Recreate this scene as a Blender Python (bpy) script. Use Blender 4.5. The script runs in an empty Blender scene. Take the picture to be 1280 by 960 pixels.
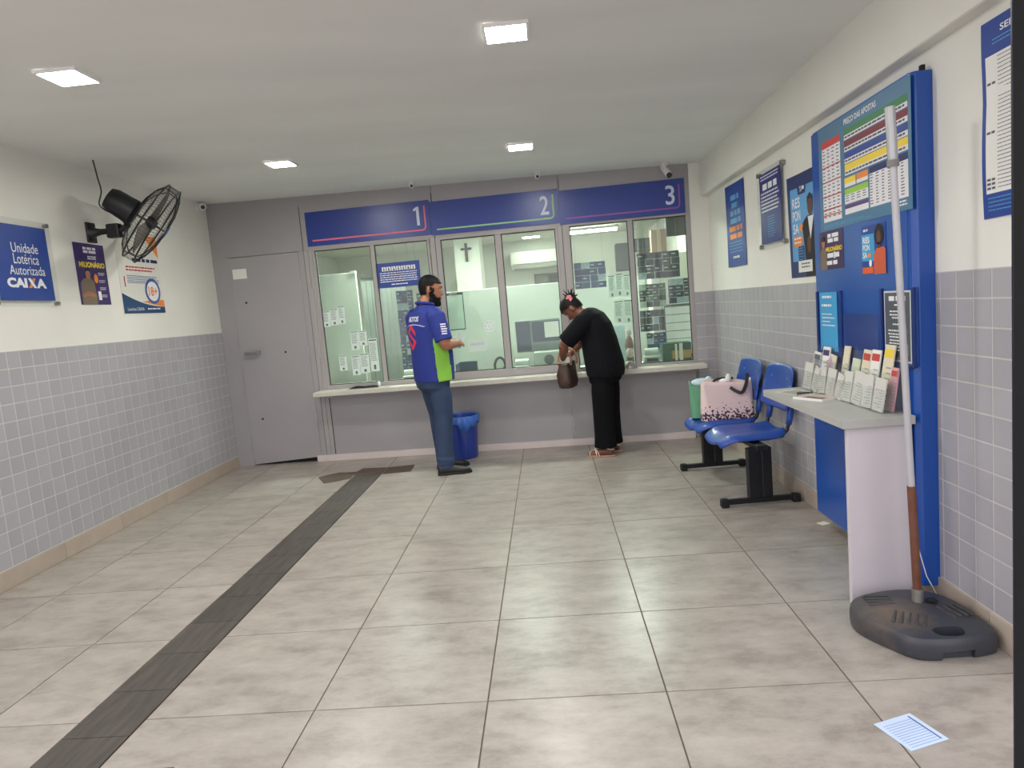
import bpy, bmesh, math, random
from mathutils import Vector, Matrix
from mathutils.bvhtree import BVHTree

random.seed(7)
S = bpy.context.scene
COL = S.collection

# ------------------------------------------------------------------ camera
cam_d = bpy.data.cameras.new('camera')
cam_d.sensor_width = 36.0
cam_d.lens = 854.9 / 1280 * 36.0
cam_d.clip_start = 0.05
cam = bpy.data.objects.new('camera', cam_d)
COL.objects.link(cam)
YAW, PITCH, ROLL = 0.05649, 0.1114, -0.08577
_f = Vector((-math.sin(YAW) * math.cos(PITCH), math.cos(YAW) * math.cos(PITCH), -math.sin(PITCH)))
_r = Vector((math.cos(YAW), math.sin(YAW), 0))
_u = _r.cross(_f)
_c, _s = math.cos(ROLL), math.sin(ROLL)
_r2 = _r * _c + _u * _s
_u2 = _u * _c - _r * _s
_m = Matrix((_r2, _u2, -_f)).transposed().to_4x4()
_m.translation = Vector((0.9708, -2.3512, 1.4237))
cam.matrix_world = _m
S.camera = cam

# ------------------------------------------------------------------ sky, exposure
LED = 165.0          # ceiling panels
LED_BOOTH_FILL = 165.0    # unseen lamps added behind the counter
SKY = 1.75
S.view_settings.view_transform = 'Standard'
S.view_settings.look = 'None'
S.view_settings.gamma = 1.0
S.view_settings.use_curve_mapping = False
S.view_settings.exposure = 0.2
w = bpy.data.worlds.new('overcast_sky')
S.world = w
w.use_nodes = True
_bg = w.node_tree.nodes['Background']
_bg.inputs[0].default_value = (0.98, 0.945, 1.0, 1)
_bg.inputs[1].default_value = SKY

# ------------------------------------------------------------------ materials
def lin(c):
    return tuple(((v / 255 / 12.92) if v / 255 <= 0.04045 else ((v / 255 + 0.055) / 1.055) ** 2.4) for v in c)

MATS = {}
def M(name, rgb=(128, 128, 128), rough=0.5, metal=0.0, vary=0.06, scale=6.0, bump=0.0, per_obj=0.0, stretch=(1, 1, 1), coat=0.0, spec=0.5):
    """procedural principled material: noise-varied colour, optional bump and per-object tint"""
    if name in MATS:
        return MATS[name]
    m = bpy.data.materials.new(name)
    m.use_nodes = True
    nt = m.node_tree
    b = nt.nodes['Principled BSDF']
    b.inputs['Roughness'].default_value = rough
    b.inputs['Metallic'].default_value = metal
    b.inputs['Specular IOR Level'].default_value = spec
    if coat:
        b.inputs['Coat Weight'].default_value = coat
        b.inputs['Coat Roughness'].default_value = 0.1
    tc = nt.nodes.new('ShaderNodeTexCoord')
    mp = nt.nodes.new('ShaderNodeMapping')
    mp.inputs['Scale'].default_value = tuple(scale * s for s in stretch)
    nt.links.new(tc.outputs['Object'], mp.inputs['Vector'])
    nz = nt.nodes.new('ShaderNodeTexNoise')
    nz.inputs['Scale'].default_value = 1.0
    nz.inputs['Detail'].default_value = 5
    nt.links.new(mp.outputs[0], nz.inputs['Vector'])
    r = nt.nodes.new('ShaderNodeMapRange')
    r.inputs['From Min'].default_value = 0.25
    r.inputs['From Max'].default_value = 0.75
    r.inputs['To Min'].default_value = 1 - vary
    r.inputs['To Max'].default_value = 1 + vary
    nt.links.new(nz.outputs['Fac'], r.inputs['Value'])
    last = r.outputs[0]
    if per_obj:
        oi = nt.nodes.new('ShaderNodeObjectInfo')
        r2 = nt.nodes.new('ShaderNodeMapRange')
        r2.inputs['To Min'].default_value = 1 - per_obj
        r2.inputs['To Max'].default_value = 1 + per_obj
        nt.links.new(oi.outputs['Random'], r2.inputs['Value'])
        mu = nt.nodes.new('ShaderNodeMath'); mu.operation = 'MULTIPLY'
        nt.links.new(last, mu.inputs[0]); nt.links.new(r2.outputs[0], mu.inputs[1])
        last = mu.outputs[0]
    hs = nt.nodes.new('ShaderNodeHueSaturation')
    hs.inputs['Color'].default_value = (*lin(rgb), 1)
    nt.links.new(last, hs.inputs['Value'])
    nt.links.new(hs.outputs[0], b.inputs['Base Color'])
    if bump:
        bp = nt.nodes.new('ShaderNodeBump')
        bp.inputs['Strength'].default_value = bump
        bp.inputs['Distance'].default_value = 0.01
        nt.links.new(nz.outputs['Fac'], bp.inputs['Height'])
        nt.links.new(bp.outputs[0], b.inputs['Normal'])
    MATS[name] = m
    return m

def M_emit(name, rgb, strength):
    if name in MATS:
        return MATS[name]
    m = bpy.data.materials.new(name); m.use_nodes = True
    nt = m.node_tree
    nt.nodes.remove(nt.nodes['Principled BSDF'])
    e = nt.nodes.new('ShaderNodeEmission')
    e.inputs[0].default_value = (*lin(rgb), 1); e.inputs[1].default_value = strength
    nt.links.new(e.outputs[0], nt.nodes['Material Output'].inputs[0])
    MATS[name] = m
    return m

def M_glass(name, tint, gloss=0.06, rough=0.02, haze=0.0):
    """thin pane: tinted transparent, a little mirror, optional white haze (dust, film)"""
    if name in MATS:
        return MATS[name]
    m = bpy.data.materials.new(name); m.use_nodes = True
    nt = m.node_tree
    nt.nodes.remove(nt.nodes['Principled BSDF'])
    t = nt.nodes.new('ShaderNodeBsdfTransparent'); t.inputs[0].default_value = (*tint, 1)
    g = nt.nodes.new('ShaderNodeBsdfGlossy'); g.inputs['Roughness'].default_value = rough
    lw = nt.nodes.new('ShaderNodeFresnel'); lw.inputs[0].default_value = 1.45
    ad = nt.nodes.new('ShaderNodeMath'); ad.operation = 'MULTIPLY_ADD'
    ad.inputs[1].default_value = 0.8; ad.inputs[2].default_value = gloss
    ad.use_clamp = True
    ge = nt.nodes.new('ShaderNodeNewGeometry')
    fr = nt.nodes.new('ShaderNodeMath'); fr.operation = 'SUBTRACT'; fr.inputs[0].default_value = 1.0
    nt.links.new(ge.outputs['Backfacing'], fr.inputs[1])
    nt.links.new(lw.outputs[0], ad.inputs[0])
    mu = nt.nodes.new('ShaderNodeMath'); mu.operation = 'MULTIPLY'
    nt.links.new(ad.outputs[0], mu.inputs[0]); nt.links.new(fr.outputs[0], mu.inputs[1])
    mx = nt.nodes.new('ShaderNodeMixShader')
    nt.links.new(mu.outputs[0], mx.inputs[0]); nt.links.new(t.outputs[0], mx.inputs[1]); nt.links.new(g.outputs[0], mx.inputs[2])
    last = mx.outputs[0]
    if haze:
        d = nt.nodes.new('ShaderNodeBsdfDiffuse'); d.inputs[0].default_value = (0.8, 0.86, 0.82, 1)
        nz = nt.nodes.new('ShaderNodeTexNoise'); nz.inputs['Scale'].default_value = 3
        r = nt.nodes.new('ShaderNodeMapRange'); r.inputs['To Min'].default_value = haze * .7; r.inputs['To Max'].default_value = haze * 1.3
        nt.links.new(nz.outputs['Fac'], r.inputs['Value'])
        m2 = nt.nodes.new('ShaderNodeMixShader')
        nt.links.new(r.outputs[0], m2.inputs[0]); nt.links.new(last, m2.inputs[1]); nt.links.new(d.outputs[0], m2.inputs[2])
        last = m2.outputs[0]
    nt.links.new(last, nt.nodes['Material Output'].inputs[0])
    MATS[name] = m
    return m

def M_floor():
    m = M('porcelain_floor', (172, 165, 154), 0.3, vary=0.0)
    nt = m.node_tree; b = nt.nodes['Principled BSDF']
    tc = nt.nodes.new('ShaderNodeTexCoord'); oi = nt.nodes.new('ShaderNodeObjectInfo')
    va = nt.nodes.new('ShaderNodeVectorMath'); va.operation = 'ADD'
    sc = nt.nodes.new('ShaderNodeMath'); sc.operation = 'MULTIPLY'; sc.inputs[1].default_value = 37.0
    nt.links.new(oi.outputs['Random'], sc.inputs[0])
    nt.links.new(tc.outputs['Object'], va.inputs[0]); nt.links.new(sc.outputs[0], va.inputs[1])
    def noise(scale, st, det, rgh=0.6):
        mp = nt.nodes.new('ShaderNodeMapping'); mp.inputs['Scale'].default_value = (scale * st, scale, scale)
        nt.links.new(va.outputs[0], mp.inputs[0])
        n = nt.nodes.new('ShaderNodeTexNoise'); n.inputs['Scale'].default_value = 1; n.inputs['Detail'].default_value = det
        n.inputs['Roughness'].default_value = rgh
        nt.links.new(mp.outputs[0], n.inputs[0]); return n
    n1 = noise(7.5, 0.55, 8, 0.72); n2 = noise(2.2, 0.6, 3)
    cr = nt.nodes.new('ShaderNodeValToRGB')
    e = cr.color_ramp.elements
    e[0].position = 0.22; e[0].color = (*lin((122, 114, 104)), 1)
    e[1].position = 0.80; e[1].color = (*lin((188, 181, 172)), 1)
    mid = e.new(0.50); mid.color = (*lin((164, 157, 148)), 1)
    nt.links.new(n1.outputs['Fac'], cr.inputs[0])
    r = nt.nodes.new('ShaderNodeMapRange'); r.inputs['From Min'].default_value = .3; r.inputs['From Max'].default_value = .7
    r.inputs['To Min'].default_value = .93; r.inputs['To Max'].default_value = 1.06
    nt.links.new(n2.outputs['Fac'], r.inputs[0])
    hs = nt.nodes.new('ShaderNodeHueSaturation')
    nt.links.new(cr.outputs[0], hs.inputs['Color']); nt.links.new(r.outputs[0], hs.inputs['Value'])
    nt.links.new(hs.outputs[0], b.inputs['Base Color'])
    r3 = nt.nodes.new('ShaderNodeMapRange'); r3.inputs['To Min'].default_value = .2; r3.inputs['To Max'].default_value = .42
    b.inputs['Roughness'].default_value = 0.3
    return m

def dust(m, rgb, centre, radius):
    """a dusty patch with an outline of its own, lying on an object's upper side"""
    nt = m.node_tree; b = nt.nodes['Principled BSDF']
    old = b.inputs['Base Color'].links[0].from_socket
    tc = nt.nodes.new('ShaderNodeTexCoord')
    ds = nt.nodes.new('ShaderNodeVectorMath'); ds.operation = 'DISTANCE'; ds.inputs[1].default_value = centre
    nt.links.new(tc.outputs['Object'], ds.inputs[0])
    nz = nt.nodes.new('ShaderNodeTexNoise'); nz.inputs['Scale'].default_value = 22; nz.inputs['Detail'].default_value = 6
    nt.links.new(tc.outputs['Object'], nz.inputs[0])
    a = nt.nodes.new('ShaderNodeMath'); a.operation = 'MULTIPLY_ADD'; a.inputs[1].default_value = .22
    nt.links.new(nz.outputs['Fac'], a.inputs[0]); nt.links.new(ds.outputs['Value'], a.inputs[2])
    r = nt.nodes.new('ShaderNodeMapRange'); r.inputs['From Min'].default_value = radius * .75; r.inputs['From Max'].default_value = radius * 1.7
    r.inputs['To Min'].default_value = .75; r.inputs['To Max'].default_value = 0
    nt.links.new(a.outputs[0], r.inputs[0])
    mx = nt.nodes.new('ShaderNodeMix'); mx.data_type = 'RGBA'
    nt.links.new(r.outputs[0], mx.inputs[0]); nt.links.new(old, mx.inputs[6]); mx.inputs[7].default_value = (*lin(rgb), 1)
    nt.links.new(mx.outputs[2], b.inputs['Base Color'])

def M_floral():
    """tote print: pale pink cloth with dark flowers thickening towards the bottom hem"""
    m = M('tote_floral', (226, 200, 200), 0.75, vary=0.0)
    nt = m.node_tree; b = nt.nodes['Principled BSDF']
    tc = nt.nodes.new('ShaderNodeTexCoord')
    v = nt.nodes.new('ShaderNodeTexNoise'); v.inputs['Scale'].default_value = 55; v.inputs['Detail'].default_value = 3
    nt.links.new(tc.outputs['Object'], v.inputs[0])
    sx = nt.nodes.new('ShaderNodeSeparateXYZ'); nt.links.new(tc.outputs['Object'], sx.inputs[0])
    r = nt.nodes.new('ShaderNodeMapRange')
    r.inputs['From Min'].default_value = 0.0; r.inputs['From Max'].default_value = 0.17
    r.inputs['To Min'].default_value = 0.42; r.inputs['To Max'].default_value = 0.74
    nt.links.new(sx.outputs['Z'], r.inputs[0])
    gt = nt.nodes.new('ShaderNodeMath'); gt.operation = 'GREATER_THAN'
    nt.links.new(v.outputs['Fac'], gt.inputs[0]); nt.links.new(r.outputs[0], gt.inputs[1])
    mx = nt.nodes.new('ShaderNodeMix'); mx.data_type = 'RGBA'
    mx.inputs[6].default_value = (*lin((228, 203, 200)), 1); mx.inputs[7].default_value = (*lin((62, 44, 66)), 1)
    nt.links.new(gt.outputs[0], mx.inputs[0]); nt.links.new(mx.outputs[2], b.inputs['Base Color'])
    return m

# ------------------------------------------------------------------ mesh building
class G:
    def __init__(self): self.bm = bmesh.new()
    def box(self, x0, x1, y0, y1, z0, z1, rot=None):
        vs = [self.bm.verts.new((x, y, z)) for x in (x0, x1) for y in (y0, y1) for z in (z0, z1)]
        for f in ((0, 1, 3, 2), (4, 6, 7, 5), (0, 4, 5, 1), (2, 3, 7, 6), (0, 2, 6, 4), (1, 5, 7, 3)):
            self.bm.faces.new([vs[i] for i in f])
        if rot is not None:
            for v in vs: v.co = rot @ v.co
        return vs
    def poly(self, pts): 
        return self.bm.faces.new([self.bm.verts.new(p) for p in pts])
    def prism(self, pts, off):
        off = Vector(off)
        a = [self.bm.verts.new(p) for p in pts]; b = [self.bm.verts.new(Vector(p) + off) for p in pts]
        self.bm.faces.new(a[::-1]); self.bm.faces.new(b)
        n = len(a)
        for i in range(n):
            self.bm.faces.new((a[i], a[(i + 1) % n], b[(i + 1) % n], b[i]))
    def loft(self, rings, caps=True):
        vr = [[self.bm.verts.new(p) for p in r] for r in rings]
        n = len(vr[0])
        for a, b in zip(vr, vr[1:]):
            for i in range(n):
                self.bm.faces.new((a[i], a[(i + 1) % n], b[(i + 1) % n], b[i]))
        if caps:
            self.bm.faces.new(vr[0][::-1]); self.bm.faces.new(vr[-1])
        return vr
    def tube(self, pts, r, n=10, caps=True):
        pts = [Vector(p) for p in pts]
        if not hasattr(r, '__len__'): r = [r] * len(pts)
        rings = []; up = None
        for i, p in enumerate(pts):
            d = (pts[min(i + 1, len(pts) - 1)] - pts[max(i - 1, 0)]).normalized()
            if up is None: up = Vector((0, 0, 1)) if abs(d.z) < .9 else Vector((1, 0, 0))
            u = d.cross(up)
            if u.length < 1e-4: u = d.cross(Vector((0, 1, 0.3)))
            u.normalize(); v = u.cross(d).normalized(); up = v
            rings.append([p + (u * math.cos(t) + v * math.sin(t)) * r[i] for t in [2 * math.pi * k / n for k in range(n)]])
        self.loft(rings, caps)
    def cyl(self, a, b, r0, r1=None, n=20):
        self.tube([a, b], [r0, r0 if r1 is None else r1], n)
    def lathe(self, prof, n=28, mat=None):
        """prof: list of (radius, height) about local z; mat moves it"""
        rings = [[Vector((r * math.cos(2 * math.pi * k / n), r * math.sin(2 * math.pi * k / n), z)) for k in range(n)] for r, z in prof]
        if mat is not None: rings = [[mat @ p for p in r] for r in rings]
        self.loft(rings)
    def ball(self, c, r, n=14, m=9, rot=None):
        if not hasattr(r, '__len__'): r = (r, r, r)
        rings = []
        for j in range(m):
            th = math.pi * (j + .5) / m
            ring = []
            for k in range(n):
                p = Vector((r[0] * math.sin(th) * math.cos(2 * math.pi * k / n), r[1] * math.sin(th) * math.sin(2 * math.pi * k / n), -r[2] * math.cos(th)))
                if rot is not None: p = rot @ p
                ring.append(Vector(c) + p)
            rings.append(ring)
        self.loft(rings)
    def grid(self, fn, nu, nv):
        vs = [[self.bm.verts.new(fn(i / nu, j / nv)) for j in range(nv + 1)] for i in range(nu + 1)]
        for i in range(nu):
            for j in range(nv):
                self.bm.faces.new((vs[i][j], vs[i + 1][j], vs[i + 1][j + 1], vs[i][j + 1]))
    def obj(self, name, mat, parent=None, loc=(0, 0, 0), rotz=0.0, smooth=None, bevel=0.0, solid=0.0, sub=0, fix=True):
        if fix: bmesh.ops.recalc_face_normals(self.bm, faces=self.bm.faces)
        me = bpy.data.meshes.new(name)
        self.bm.to_mesh(me); self.bm.free()
        o = bpy.data.objects.new(name, me)
        COL.objects.link(o)
        for mm in (mat if isinstance(mat, (list, tuple)) else [mat]):
            me.materials.append(mm)
        o.parent = parent
        o.location = loc; o.rotation_euler = (0, 0, rotz)
        if solid:
            md = o.modifiers.new('thickness', 'SOLIDIFY'); md.thickness = solid; md.offset = 0
        if bevel:
            md = o.modifiers.new('edge', 'BEVEL'); md.width = bevel; md.segments = 2; md.limit_method = 'ANGLE'
        if sub:
            md = o.modifiers.new('sub', 'SUBSURF'); md.levels = sub; md.render_levels = sub
        if smooth:
            for p in me.polygons: p.use_smooth = True
            if smooth != True and hasattr(me, 'set_sharp_from_angle'): me.set_sharp_from_angle(angle=math.radians(smooth))
        return o

def tag(o, label, cat, group=None, kind=None):
    o['label'] = label; o['category'] = cat
    if group: o['group'] = group
    if kind: o['kind'] = kind
    return o
def thing(name, label, cat, loc=(0, 0, 0), rotz=0.0, group=None):
    o = bpy.data.objects.new(name, None)
    o.empty_display_size = 0.1
    COL.objects.link(o); o.location = loc; o.rotation_euler = (0, 0, rotz)
    return tag(o, label, cat, group)
def structure(o, label=None):
    o['kind'] = 'structure'
    if label: o['label'] = label
    return o
def copy_tree(o, parent=None):
    c = o.copy(); COL.objects.link(c); c.parent = parent
    for ch in list(o.children): copy_tree(ch, c)
    return c

_TXT = {}
def text_polys(s, bold=0.0):
    """flat letter outlines of the built-in font as (verts, faces), normalised to a 1 x 1 box"""
    if (s, bold) in _TXT: return _TXT[(s, bold)]
    cu = bpy.data.curves.new('lettering', 'FONT'); cu.body = s; cu.size = 1; cu.offset = bold; cu.resolution_u = 3
    ob = bpy.data.objects.new('lettering', cu); COL.objects.link(ob)
    dg = bpy.context.evaluated_depsgraph_get()
    me = bpy.data.meshes.new_from_object(ob.evaluated_get(dg))
    vs = [v.co.copy() for v in me.vertices]; fs = [tuple(p.vertices) for p in me.polygons]
    bpy.data.objects.remove(ob); bpy.data.curves.remove(cu); bpy.data.meshes.remove(me)
    x0 = min(v.x for v in vs); x1 = max(v.x for v in vs); y0 = min(v.y for v in vs); y1 = max(v.y for v in vs)
    vs = [((v.x - x0) / max(x1 - x0, 1e-6), (v.y - y0) / max(y1 - y0, 1e-6)) for v in vs]
    _TXT[(s, bold)] = (vs, fs)
    return vs, fs

class Sheet:
    """a flat printed thing: u runs right and v runs up as one looks at it, n towards the viewer"""
    def __init__(self, origin, u, v, parent=None):
        self.o = Vector(origin); self.u = Vector(u); self.v = Vector(v); self.n = self.u.cross(self.v)
        self.parts = {}; self.parent = parent
    def at(self, a, b, h=0.0): return self.u * a + self.v * b + self.n * h
    def base(self, name, w, h, thick, mat, label=None, cat=None, group=None, u0=0, v0=0, bend=None):
        g = G()
        if bend:
            g.grid(lambda a, b: self.at(u0 + a * w, v0 + b * h, bend(a, b)), 12, 10)
            self.bend = bend; self.dim = (u0, v0, w, h)
        else:
            pts = [self.at(u0, v0, -thick), self.at(u0 + w, v0, -thick), self.at(u0 + w, v0 + h, -thick), self.at(u0, v0 + h, -thick)]
            g.prism(pts, self.n * thick)
            self.bend = None
        self.root = g.obj(name, mat, self.parent, self.o, solid=0.001 if bend else 0)
        if label: tag(self.root, label, cat, group)
        return self
    def _add(self, name, mat, pts, faces, layer):
        k = self.parts.setdefault((name, mat.name), (G(), mat))
        bm = k[0].bm
        def hh(a, b):
            h = 0.0007 * layer
            if self.bend:
                u0, v0, w, hgt = self.dim; h += self.bend((a - u0) / w, (b - v0) / hgt) + 0.0006
            return h
        vs = [bm.verts.new(self.at(a, b, hh(a, b))) for a, b in pts]
        for f in faces:
            try: bm.faces.new([vs[i] for i in f])
            except ValueError: pass
    def rect(self, name, mat, u0, v0, u1, v1, layer=1):
        n = 6 if self.bend else 1
        for i in range(n):
            a = u0 + (u1 - u0) * i / n; b = u0 + (u1 - u0) * (i + 1) / n
            for j in range(n):
                c = v0 + (v1 - v0) * j / n; d = v0 + (v1 - v0) * (j + 1) / n
                self._add(name, mat, [(a, c), (b, c), (b, d), (a, d)], [(0, 1, 2, 3)], layer)
        return self
    def poly(self, name, mat, pts, layer=2):
        self._add(name, mat, pts, [tuple(range(len(pts)))], layer); return self
    def disc(self, name, mat, cu, cv, ru, rv=None, layer=2, n=28):
        rv = rv or ru
        return self.poly(name, mat, [(cu + ru * math.cos(2 * math.pi * k / n), cv + rv * math.sin(2 * math.pi * k / n)) for k in range(n)], layer)
    def text(self, name, mat, s, u0, v0, u1, v1, layer=3, bold=0.0):
        vs, fs = text_polys(s, bold)
        self._add(name, mat, [(u0 + a * (u1 - u0), v0 + b * (v1 - v0)) for a, b in vs], fs, layer); return self
    def lines(self, name, mat, u0, v0, u1, v1, n, fill=0.5, layer=3, seed=1, words=True, ragged=0.2):
        """rows of short dashes: print too small to read in the photograph"""
        rnd = random.Random(seed); ph = (v1 - v0) / n
        for i in range(n):
            top = v1 - i * ph; bot = top - ph * fill
            x = u0; end = u1 - (u1 - u0) * ragged * rnd.random()
            while x < end - 1e-4:
                wd = ph * fill * rnd.uniform(1.5, 4.5) if words else (end - u0)
                e = min(x + wd, end)
                self._add(name, mat, [(x, bot), (e, bot), (e, top), (x, top)], [(0, 1, 2, 3)], layer)
                x = e + ph * fill * 0.6
        return self
    def done(self):
        for (nm, mn), (g, mat) in self.parts.items():
            o = g.obj(nm, mat, self.root, fix=False)
            if nm in ('small_print', 'figures', 'lettering', 'handwriting', 'row_title', 'heading', 'header_mark', 'ring', 'petal', 'pictogram'): o['kind'] = 'stuff'
        return self.root

# ------------------------------------------------------------------ the room shell
XL, XR = -2.377, 2.582
FRONT = -0.12                       # the open shop front
BA = math.radians(-3.0)             # the counter partition stands a little askew
BE = Vector((math.cos(BA), math.sin(BA), 0)); BN = Vector((-math.sin(BA), math.cos(BA), 0))
B0 = Vector((-1.505, 4.545, 0))
UP = Vector((0, 0, 1))
def B(s, t=0.0, z=0.0): return B0 + BE * s + BN * t + UP * z
def ceil_z(x): return 2.672 - 0.021 * x

plaster = M('white_plaster', (228, 227, 219), 0.8, vary=0.035, scale=2.5, bump=0.08)
ceil_m = M('ceiling_paint', (232, 233, 231), 0.85, vary=0.05, scale=1.1, bump=0.12, stretch=(.6, 2, 1))
tile_m = M('grey_wall_tile', (168, 166, 171), 0.35, vary=0.03, scale=9, per_obj=0.045)
grout_m = M('pale_grout', (203, 200, 195), 0.8, vary=0.06)
skirt_m = M('beige_skirting', (176, 162, 148), 0.5, vary=0.08, scale=7, per_obj=0.05)
fgrout_m = M('dark_grout', (112, 98, 84), 0.85, vary=0.1)
steel_m = M('grey_painted_steel', (160, 157, 158), 0.42, vary=0.03, scale=3)
steel2_m = M('grey_steel_frame', (166, 161, 160), 0.45, vary=0.03, scale=4)
dark_m = M('dark_gap', (22, 22, 24), 0.8)
floor_m = M_floor()

# floor slab and tiles
g = G(); g.box(-3.4, 4.2, -4.6, 8.7, -0.12, -0.004)
floor = structure(g.obj('floor', fgrout_m), 'mottled beige porcelain tile floor')
TS = 0.65
_full = None
def floor_tile(x0, x1, y0, y1):
    global _full
    j = 0.003
    full = abs(x1 - x0 - TS) < 1e-4 and abs(y1 - y0 - TS) < 1e-4
    if full and _full is not None:
        o = _full.copy(); COL.objects.link(o); o.location = (x0, y0, 0); return
    g = G(); g.box(j, x1 - x0 - j, j, y1 - y0 - j, -0.012, 0.0)
    o = g.obj('floor_tile', floor_m, floor, (x0, y0, 0))
    if full: _full = o
for r in range(-3, 8):
    y0, y1 = r * TS, (r + 1) * TS
    for c in range(-4, 4):
        x0, x1 = c * TS, (c + 1) * TS
        x0 = max(x0, XL + 0.008); x1 = min(x1, XR - 0.008)
        if c == -2 and r < 6: x1 = -0.911            # the dark strip takes the rest of this column
        ye = y1
        if r == 7: ye = 4.70
        if r == 6: ye = min(ye, 4.55)
        if r == 7: continue
        floor_tile(x0, x1, y0, ye)
g = G(); 
for c in range(-4, 4):
    g.box(max(c * TS, XL) + .002, min((c + 1) * TS, XR) - .002, 4.552, 8.6, -0.012, 0.0)
o = g.obj('floor_surface', floor_m, floor)

# outside pavement in front of the shop
g = G(); g.box(-14, 14, -14, -1.95, -0.12, -0.03)
structure(g.obj('pavement', M('grey_pavement', (150, 146, 140), 0.9, vary=0.1)), 'grey pavement in front of the shop')

# dark plank strip let into the floor
plank_m = M('dark_slate_plank', (77, 71, 66), 0.5, vary=0.45, scale=6, stretch=(6, .8, 1), per_obj=0.14)
plank2_m = M('brown_vinyl_plank', (88, 74, 64), 0.55, vary=0.2, scale=6, stretch=(1, 4, 1), per_obj=0.08)
strip = thing('floor_strip', 'dark slate plank strip running across the beige floor to a T before the counter', 'floor strip', (-0.78, 0, 0))
y = -1.93; k = 0
while y < 3.74:
    L = 0.305
    e = min(y + L, 3.76)
    g = G(); g.box(-0.127, 0.125, y + 0.0015, e - 0.0015, -0.011, 0.001)
    g.obj('plank', plank_m, strip); y = e; k += 1
for pts in ([(-.39, 4.053), (-.378, 3.785), (-.64, 3.762), (-.645, 4.022)],
            [(-.655, 4.02), (-.65, 3.765), (-.905, 3.765), (-.915, 3.80), (-.93, 3.93), (-.90, 4.06), (-.8, 4.05)],
            [(-.925, 3.93), (-.915, 3.675), (-1.04, 3.60), (-1.129, 3.561), (-1.26, 3.81), (-1.17, 3.90), (-1.10, 3.95), (-1.03, 3.93)],
            [(-.65, -.30), (-.378, -.29), (-.38, -.56), (-.65, -.57)]):
    g = G(); g.prism([(x + 0.78, yy, 0.0005) for x, yy in pts], (0, 0, 0.0022)); g.obj('plank', plank2_m, strip)

# side walls, ceiling
def clad(wall, x_face, sgn, y_lo, y_hi, is_part, z0=0.118, rows=12, pitch=0.1083):
    """square tiles on a wall whose face looks to +x (sgn 1) or -x (sgn -1)"""
    n = int(round((y_hi - y_lo) / pitch)); rest = G(); proto = None; nrest = 0
    rnd = random.Random(3)
    for i in range(n):
        for j in range(rows):
            y0 = y_lo + i * pitch; zz = z0 + j * pitch
            d = 0.006 + rnd.uniform(-.0006, .0006)
            if is_part(y0 + pitch / 2, j):
                if proto is None:
                    g = G(); g.box(0, 0.006 * sgn, 0.0042, pitch - 0.0042, 0.0032, pitch - 0.0032)
                    proto = g.obj('wall_tile', tile_m, wall, bevel=0)
                    o = proto
                else:
                    o = proto.copy(); COL.objects.link(o)
                o.location = (x_face - 0.0055 * sgn + d * sgn * .2, y0, zz)
            else:
                rest.box(x_face - 0.0055 * sgn, x_face + 0.0007 * sgn, y0 + .0042, y0 + pitch - .0042, zz + .0032, zz + pitch - .0032); nrest += 1
    if nrest:
        o = rest.obj('wall_tile', tile_m, wall); o['kind'] = 'stuff'

def skirting(name, x_face, sgn, y_lo, y_hi, L, y_off=0.0):
    root = None
    y = y_lo + y_off
    cuts = [y_lo]
    while y < y_hi:
        if y > y_lo + .02: cuts.append(y)
        y += L
    cuts.append(y_hi)
    root = None
    for a, b in zip(cuts, cuts[1:]):
        g = G(); g.box(0, 0.011 * sgn, a + .002, b - .002, 0.0, 0.113)
        o = g.obj(name if root is None else 'skirting_tile', skirt_m, root, (x_face, 0, 0) if root is None else (0, 0, 0), bevel=0.002)
        if root is None: root = structure(o, 'beige stone skirting along the tiled wall')

# left wall
g = G(); g.box(XL - 0.2, XL - 0.0, FRONT, 4.68, 1.418, 2.76)
wall_left = structure(g.obj('wall_left', plaster), 'white plastered wall over grey tile dado on the fan side')
g = G(); g.box(XL - 0.2, XL - 0.0001, FRONT, 4.68, 0, 1.418); g.obj('grout_bed', grout_m, wall_left)
clad(wall_left, XL, 1, FRONT + .01, 4.62, lambda y, j: 1.35 < y < 4.05)
skirting('baseboard_left', XL, 1, FRONT, 4.585, 0.62, 0.21)
# right wall
g = G(); g.box(XR, XR + 0.2, FRONT, 8.4, 1.418, 2.76)
wall_right = structure(g.obj('wall_right', plaster), 'white plastered wall over grey tile dado behind the blue display')
g = G(); g.box(XR + 0.0001, XR + 0.2, FRONT, 4.5, 0, 1.418); g.obj('grout_bed', grout_m, wall_right)
clad(wall_right, XR, -1, FRONT + .01, 4.33, lambda y, j: (0.02 < y < 0.62) or (1.78 < y < 4.2))
skirting('baseboard_right', XR, -1, FRONT, 4.31, 0.62, 0.35)
# beam along the top of the right wall, soft lower edge
g = G(); g.box(2.515, XR + 0.01, FRONT, 4.31, 2.306, 2.75)
structure(g.obj('trim_beam', plaster, bevel=0.012), 'white plastered beam along the top of the wall')
# pillar beside the counter
g = G()
for v in (g.box(3.925, 4.10, -0.01, 0.30, 1.418, 2.75)): v.co = B(v.co.x, v.co.y, v.co.z)
pil = structure(g.obj('wall_pillar', plaster), 'white pillar between the counter windows and the side wall')
g = G()
for v in (g.box(3.925, 4.10, -0.009, 0.30, 0, 1.418)): v.co = B(v.co.x, v.co.y, v.co.z)
g.obj('grout_bed', grout_m, pil)
for i in range(2):
    for j in range(12):
        g = G()
        for v in g.box(3.926 + i * .0835, 3.926 + (i + 1) * .0835 - .003, -0.0105, -0.003, .118 + j * .1083 + .003, .118 + (j + 1) * .1083 - .003):
            v.co = B(v.co.x, v.co.y, v.co.z)
        g.obj('wall_tile', tile_m, pil)
g = G()
for v in g.box(3.91, 4.10, -0.02, -0.005, 0.0, 0.113): v.co = B(v.co.x, v.co.y, v.co.z)
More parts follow.
